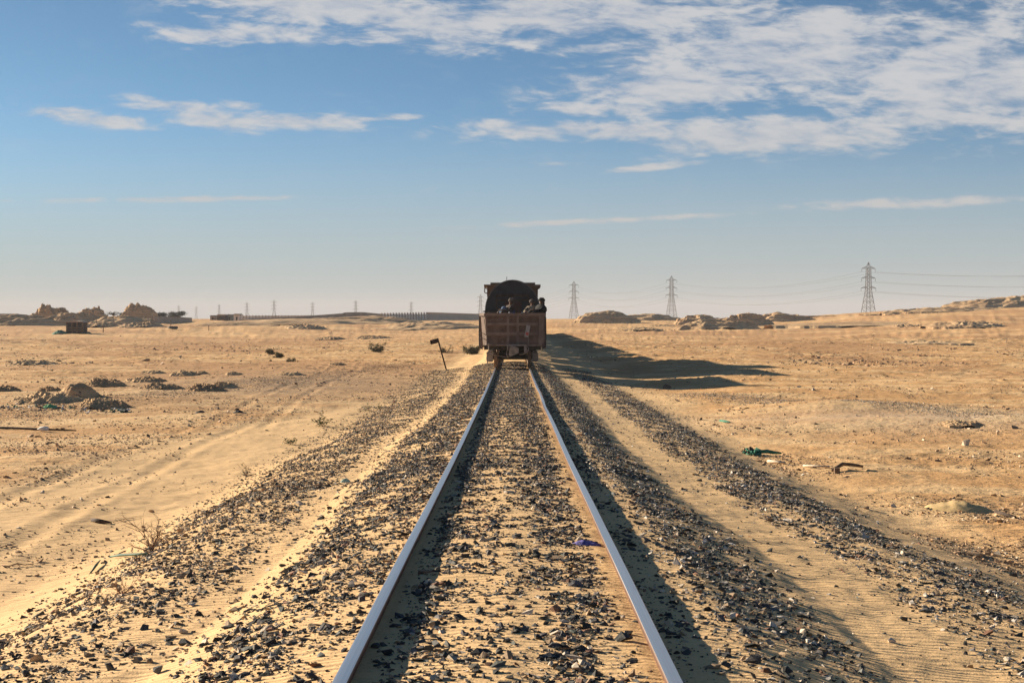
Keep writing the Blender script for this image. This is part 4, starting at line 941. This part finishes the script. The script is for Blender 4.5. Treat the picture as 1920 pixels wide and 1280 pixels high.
# thin poles standing on the left plain
for (px, pb, hp_, lab) in [(180, 612, 17, 'thin dark pole right behind the wooden hut'), (193, 623, 13, 'pale thin stick pole right of the wooden hut'), (320, 611, 12, 'short dark pole below the dark wall'), (391, 620, 10, 'thin pole below the distant sheds')]:
    p = G(px, pb); m = MB(); h_ = hp_ * p.y / F; m.tube([(0, 0, -.3), (.05, 0, h_ * .5), (0, 0, h_)], [.09, .075, .06], 6); tag(m.build('pole', M_wood, None, False, p), lab, 'pole', 'thin poles on the left plain')
# tyre
p = G(324, 616.5); m = MB(); ty = []
for q in range(19): ty.append((math.cos(q / 9 * math.pi) * .75, math.sin(q / 9 * math.pi) * .75, .25))
m.tube(ty, .26, 8); tag(m.build('tyre', M_black, None, True, p), 'dark tyre lying flat on the left plain below the dark wall', 'tyre')

# ---------------------------------------------------------------- leaning kilometre post
pp = G(837, 694); print('post', pp); pk = pp.y / F
post = empty('kilometre_post', pp, 0); tag(post, 'leaning black rusted kilometre post with a square number plate on the left bank', 'sign post')
ang = math.atan2(-17, 60)
Mr = Matrix.Rotation(math.atan2(-16.5, 60), 4, 'Y')
Lp = 62.5 * pk; m = MB(); m.box(-1.3 * pk, 1.3 * pk, -.02, .02, -.3, Lp, Mr); m.build('post', M_post, post)
m = MB(); m.box(-15.3 * pk, -1.32 * pk, -.025, -.008, Lp - 8.6 * pk, Lp - .2 * pk, Mr); pl = m.build('number_plate', M_post, post)
def glyph(ch, x0, z0, w, h, t, mat, nm='digit'):
    segs = {'2': [((0, 1), (1, 1)), ((1, 1), (1, .55)), ((1, .55), (0, 0)), ((0, 0), (1, 0))], '5': [((1, 1), (0, 1)), ((0, 1), (0, .55)), ((0, .55), (.9, .5)), ((.9, .5), (.95, .1)), ((.95, .1), (0, 0))]}[ch]
    m = MB()
    for i, (a, b_) in enumerate(segs):
        p0 = Mr @ Vector((x0 + a[0] * w, -.028 - .0006 * i, z0 + a[1] * h)); p1 = Mr @ Vector((x0 + b_[0] * w, -.028 - .0006 * i, z0 + b_[1] * h)); m.bar(p0, p1, t, .004)
    m.build(nm, mat, pl)
glyph('2', -12.9 * pk, Lp - 7.0 * pk, 2.6 * pk, 5.0 * pk, .9 * pk, M_digit)
glyph('5', -7.6 * pk, Lp - 7.0 * pk, 2.8 * pk, 5.0 * pk, .6 * pk, simple('very faded paint', (.08, .07, .07), (.13, .115, .115), 30, .9))

# ---------------------------------------------------------------- plants
def twig_bush(p, Rr, nb, mat, seed, label, name='dead_bush', cat='dead bush', up=.6, r0=.008, leaf=None, lsize=.02, nleaf=0, sideways=0, group=None):
    rs = random.Random(seed); root = empty(name, p); tag(root, label, cat, group); m = MB(); tips = []
    def grow(a, d_, L_, r, lvl):
        pts = [a]; dd = d_.normalized()
        for i in range(4):
            dd = (dd + Vector((rs.uniform(-.3, .3), rs.uniform(-.3, .3), rs.uniform(-.22, .2)))).normalized(); pts.append(pts[-1] + dd * L_ / 4)
        m.tube(pts, [r, r * .85, r * .7, r * .55, r * .35], 4)
        tips.extend(pts[2:])
        if lvl > 0:
            for k_ in range(rs.randint(2, 4)):
                s = pts[rs.randint(1, 4)]; nd_ = (dd + Vector((rs.uniform(-1, 1), rs.uniform(-1, 1), rs.uniform(-.4, .7))) * .9).normalized(); grow(s, nd_, L_ * rs.uniform(.4, .65), r * .6, lvl - 1)
    for k_ in range(nb):
        a = rs.uniform(0, 6.283); grow(Vector((0, 0, -.01)), Vector((math.cos(a) + sideways, math.sin(a) * .8, rs.uniform(.2, up * 2))), Rr * rs.uniform(.6, 1), r0, 2)
    m.build('branches', mat, root)
    if leaf:
        m = MB()
        for k_ in range(nleaf):
            c_ = rs.choice(tips) + Vector((rs.gauss(0, 1), rs.gauss(0, 1), rs.gauss(0, 1))) * Rr * .10
            a = rs.uniform(0, 6.283); u = Vector((math.cos(a), math.sin(a), rs.uniform(-.5, .5))) * lsize; v = Vector((-math.sin(a) * .5, math.cos(a) * .5, rs.uniform(-.2, .9))) * lsize
            m.add([c_ - u, c_ + v * .6, c_ + u, c_ - v * .6], [(0, 1, 2, 3)])
        m.build('leaves', leaf, root)
    return root
twig_bush(G(283, 1036), .40, 7, M_twig, 1, 'sprawling leafless grey brown bush on the left stony ridge', r0=.006, sideways=-.35)
twig_bush(G(318, 1022), .30, 6, M_twig, 21, 'denser leafless twigs at the right side of the sprawling dead bush', r0=.005)
twig_bush(G(226, 1116), .15, 9, simple('reddish twig', (.20, .09, .05), (.32, .17, .09), 15, .9), 2, 'small reddish dry bush among the stones on the left', r0=.004, up=.9)
twig_bush(G(462, 893), .22, 8, M_twig, 3, 'dry grass tuft at the upper edge of the left ridge', 'grass_tuft', 'grass tuft', 1.2, .004, M_leafol, .02, 60)
twig_bush(G(542, 834), .20, 6, M_twig, 4, 'small green shrub left of the bigger one by the left ridge', 'shrub', 'shrub', .6, .004, M_leafgr, .025, 160)
twig_bush(G(608, 800), .30, 7, M_twig, 5, 'low green shrub where the left ridge begins', 'shrub', 'shrub', .5, .004, M_leafgr, .03, 220)
twig_bush(G(507, 664), .34, 14, M_twig, 6, 'round dark bush, left one of the pair on the left plain', 'bush', 'bush', .7, .012, M_leafol, .05, 1500, group=None)
twig_bush(G(522, 671), .31, 14, M_twig, 7, 'round dark bush, right one of the pair on the left plain', 'bush', 'bush', .6, .012, M_leafol, .05, 1400)
twig_bush(G(546, 678), .3, 8, M_twig, 8, 'small flat bush right of the pair of round bushes', 'bush', 'bush', .3, .01, M_leafol, .06, 250)
twig_bush(G(706, 659), .65, 12, M_twig, 9, 'brown dry bush on pale sand left of the leaning post', 'bush', 'bush', .4, .012, M_leafol, .07, 900)
twig_bush(G(838, 661), .55, 9, M_twig, 10, 'low dry plant just right of the leaning post', 'bush', 'bush', .25, .01, M_leafol, .07, 320)
twig_bush(G(886, 664), .62, 14, M_twig, 11, 'olive green bush on the bank beside the rear wagon', 'bush', 'bush', .6, .012, M_leafol, .07, 1600)
twig_bush(G(700, 772), .3, 5, M_twig, 12, 'small sprig among stones on the upper left ridge', 'shrub', 'shrub', .5, .004, M_leafgr, .03, 90)
# curved dead stick, driftwood, other sticks
def stick(name, pts, rad, mat, lab, cat, n=7):
    ps = [G(a, b_) + Vector((0, 0, c_)) for a, b_, c_ in pts]; o0 = ps[0].copy(); m = MB(); m.tube([p - o0 for p in ps], rad, n); return tag(m.build(name, mat, None, True, o0), lab, cat)
stick('dead_stick', [(2, 1061, .01), (14, 1066, .02), (30, 1062, .03), (45, 1063, .02), (61, 1060, .015)], [.004, .006, .007, .006, .004], M_twig, 'curved dead stick on the sand at the left edge', 'stick')
stick('dead_stick', [(0, 1028, .01), (14, 1025, .015), (27, 1022, .01)], [.004, .005, .003], M_twig, 'short dead stick cut by the left picture edge', 'stick')
stick('driftwood', [(171, 978, .02), (182, 981, .03), (196, 983, .03), (208, 982, .01)], [.028, .032, .024, .010], M_wooddk, 'dark short piece of driftwood on the left sand', 'wood')
stick('driftwood', [(210, 981, .01), (230, 976, .015), (262, 971, .01)], [.004, .004, .002], M_twig, 'thin strip modelled as the shadow falling right of the dark driftwood', 'stick')  # not wood: the driftwood's cast shadow laid in as a thin brown strip
stick('driftwood', [(1561, 885, .03), (1580, 879.5, .09), (1600, 880, .08), (1618, 880, .05)], [.03, .035, .03, .025], M_wood, 'dark weathered board lying on the right sand', 'wood')
stick('board', [(1440, 867.5, .03), (1472, 871, .03)], [.03, .03], M_woodpale, 'short bright pale board right of the green netting', 'wood', 4)
stick('board', [(1506, 876, .03), (1556, 878, .03)], [.018, .02], M_woodpale, 'long pale lath just left of the dark board', 'wood', 4)
stick('board', [(1455, 907, .02), (1488, 911.5, .02)], [.010, .012], M_woodpale, 'thin pale stick below the two boards', 'stick', 4)
pB = G(1565, 888); m = MB(); m.box(0, .09, -.04, .04, -.02, .10); o = m.build('wood_block', M_wood, None, False, pB); tag(o, 'wooden block at the left end of the dark board', 'wood')
# green netting tangle
pn = G(1405, 852); nk = pn.y / F; rs = random.Random(9); m = MB()
for q in range(9):
    pts = []; a = Vector((rs.uniform(-14, 4) * nk, rs.uniform(-.15, .15), .02))
    for i in range(7): pts.append(a.copy()); a += Vector((rs.uniform(.5, 7) * nk, rs.uniform(-.12, .12), rs.uniform(-5, 5) * nk)); a.z = max(.01, min(a.z, 12 * nk - .01 * i))
    m.tube(pts, .018, 4)
m.tube([(12 * nk, 0, .10), (22 * nk, -.05, .06), (32 * nk, -.08, .07), (44 * nk, -.1, .05), (60 * nk, 0, .03)], [.05, .04, .045, .035, .02], 6)
nn_ = m.build('green_netting', M_green, None, True, pn); tag(nn_, 'tangle of green netting and rope on the right sand', 'netting')
cloth_lump('dark_rag', pn + Vector((4 * nk, .1, 0)), 10 * nk, .22, 13 * nk, simple('brown rag', (.07, .05, .035), (.14, .10, .07), 20, .95), 'brown rag bunched inside the green netting', 'rag', 31)
stick('green_strip', [(1350, 790, .02), (1360, 792, .03), (1369, 793, .02)], [.03, .035, .02], M_green, 'small pale green strip left of the upper right sand', 'plastic strip', 4)
cloth_lump('purple_cloth', G(1098, 1021), 29 * G(1098, 1021).y / F, .07, .032, M_purple, 'crumpled purple blue cloth beside the right rail', 'cloth', 17, folds=2.2)
ps = G(1795, 955); sk_ = ps.y / F
cloth_lump('sack', ps, 62 * sk_, .45, 17 * sk_, M_sack, 'sand coloured sacking half buried on the right plain', 'sack', 23, R(-8), folds=1.6)
stick('board', [(1868, 962, .02), (1905, 972, .02)], [.03, .02], M_wooddk, 'dark flat stick at the right end of the sacking', 'stick', 5)
stick('green_strip', [(205, 1049, .03), (225, 1047, .035), (250, 1045, .03), (276, 1043, .03)], [.006, .016, .014, .006], M_greendk, 'long torn dark green strip under the dead bush', 'plastic strip', 4)
stick('green_strip', [(168, 1077, .01), (178, 1068, .04), (186, 1059, .05)], [.008, .018, .006], M_greendk, 'short upright green scrap left of the long green strip', 'plastic strip', 4)
cloth_lump('plastic_scrap', G(648, 904), .07, .05, .05, simple('pale teal plastic', (.2, .34, .30), (.35, .5, .44), 9, .6), 'small pale teal scrap on the left sand strip', 'scrap', 41)
# bottle
pb_ = G(80, 809); m = MB(); m.tube([(-.14, 0, .06), (-.10, 0, .06), (-.08, 0, .06), (.10, 0, .07), (.13, 0, .07)], [.015, .02, .055, .055, .035], 12); tag(m.build('plastic_bottle', M_white, None, True, pb_), 'white plastic jug lying on the left plain', 'bottle')
stick('pole_shadow_strip', [(-40, 803, .02), (10, 804.5, .03), (60, 806.5, .03), (142, 808.5, .02)], [.03, .03, .03, .015], M_wooddk, 'long thin dark pole lying flat behind the white jug', 'pole', 5)  # cast shadow of a pole, modelled as a thin dark strip
cloth_lump('plastic_scrap', G(92, 764), .22, .2, .10, M_greenbr, 'bright green plastic sheet in the litter at the left', 'plastic sheet', 43)
# litter line
n = 260; rs2 = np.random.default_rng(5); lx = rs2.uniform(-40, 245, n); ly = 764 + rs2.normal(0, 3.5, n) + (lx > 150) * 4
q = [G(a, b_) for a, b_ in zip(lx, ly)]
tn = np.array([(.6, .58, .55), (.03, .03, .03), (.06, .16, .11), (.35, .26, .2), (.12, .08, .06)])[rs2.integers(0, 5, n)]
tag(scatter_mesh('litter', np.array([v.x for v in q]), np.array([v.y for v in q]), rs2.uniform(.025, .09, n), tn, M_stone, .2), 'scattered litter in front of the left earth heaps', 'litter', kind='stuff')
for (px, py, wpx, lab) in [(235, 772, 9, 'black rubbish bag right of the litter line'), (375, 773.5, 19, 'flat black scrap, left one of two on the left plain'), (447, 773, 18, 'flat black scrap, right one of two on the left plain')]:
    p = G(px, py); kk = p.y / F; cloth_lump('black_scrap', p, wpx / 2 * kk, .2, 4 * kk, M_black, lab, 'scrap', int(px))

# ---------------------------------------------------------------- far trees and palm
def tree(px, pt, pb, wpx, d_, seed, label):
    b_, H_ = wpt(px, pt, pb, d_); k_ = d_ / F; Wd = wpx * k_; rs = random.Random(seed)
    root = empty('tree', b_); tag(root, label, 'tree'); m = MB(); m.tube([(0, 0, -1.5), (.1, 0, H_ * .25), (0, .1, H_ * .55)], [.3, .22, .12], 7); cl = []
    for q in range(7):
        a = q * .9; e = Vector((math.cos(a) * Wd * .33, math.sin(a) * Wd * .33, H_ * rs.uniform(.45, .8))); m.tube([(0, 0, H_ * .25), e * .6 + Vector((0, 0, H_ * .1)), e], [.14, .09, .04], 5); cl.append(e)
    m.build('trunk', M_twig, root); m = MB()
    for q in range(2600):
        c_ = rs.choice(cl); r_ = Wd * .19; v = Vector((rs.gauss(0, 1), rs.gauss(0, 1), rs.gauss(0, .55))) * r_ * .6; p_ = c_ + v; p_.z = min(max(p_.z, H_ * .12), H_)
        a = rs.uniform(0, 6.283); u = Vector((math.cos(a), math.sin(a), rs.uniform(-.6, .6))) * .16; w_ = Vector((-math.sin(a), math.cos(a), rs.uniform(-.6, .6))) * .11
        m.add([p_ - u, p_ + w_, p_ + u, p_ - w_], [(0, 1, 2, 3)])
    m.build('crown', M_treelf, root)
tree(300, 584.5, 596, 24, 420, 1, 'dark rounded tree just right of the round rocky hill')
tree(331, 583.5, 596, 32, 425, 2, 'wider spreading tree above the dark wall')
tree(236, 582, 590, 18, 405, 3, 'dark shrubby tree between the palm and the round rocky hill')
def palm(px, pt, pb, d_, label):
    b_, H_ = wpt(px, pt, pb, d_); k_ = d_ / F; root = empty('palm_tree', b_); tag(root, label, 'palm tree'); rs = random.Random(3)
    m = MB(); m.tube([(0, 0, -1), (.05, 0, H_ * .5)], [.25, .2], 7); m.build('trunk', M_twig, root); m = MB()
    for q in range(26):
        a = q * 2.4; el = rs.uniform(.1, 1.2); L_ = H_ * rs.uniform(.7, 1.0); prev = None; base = Vector((0, 0, H_ * .5))
        for s in range(7):
            t_ = s / 6; p_ = base + Vector((math.cos(a) * math.cos(el) * L_ * t_, math.sin(a) * math.cos(el) * L_ * t_, L_ * t_ * math.sin(el) * .75 - L_ * .45 * t_ * t_))
            if prev is not None:
                sd = Vector((-math.sin(a), math.cos(a), -.3)) * .22 * (1 - t_ * .6); m.add([prev - sd, prev, p_, p_ - sd * .8], [(0, 1, 2, 3)]); sd2 = Vector((math.sin(a), -math.cos(a), -.3)) * .22 * (1 - t_ * .6); m.add([prev, prev + sd2 * 1, p_ + sd2 * .8, p_], [(0, 1, 2, 3)])
            prev = p_
    m.build('fronds', M_treelf, root)
palm(212, 576, 590, 395, 'low palm between the two rocky hills on the left skyline')

# ---------------------------------------------------------------- haze
HZ = True
if HZ:
    m = MB(); m.box(-17500, 17500, -2900, 6700, -12, 60); hz = m.build('haze', None); tag(hz, kind='stuff', label='thin dusty desert air', cat='haze')
    hm = bpy.data.materials.new('haze'); hm.use_nodes = True; t_ = hm.node_tree; t_.nodes.clear()
    v = t_.nodes.new('ShaderNodeVolumePrincipled'); v.inputs['Color'].default_value = (.78, .76, .80, 1); v.inputs['Density'].default_value = .00020; v.inputs['Anisotropy'].default_value = .0
    oo = t_.nodes.new('ShaderNodeOutputMaterial'); t_.links.new(v.outputs[0], oo.inputs['Volume']); hz.data.materials.append(hm)
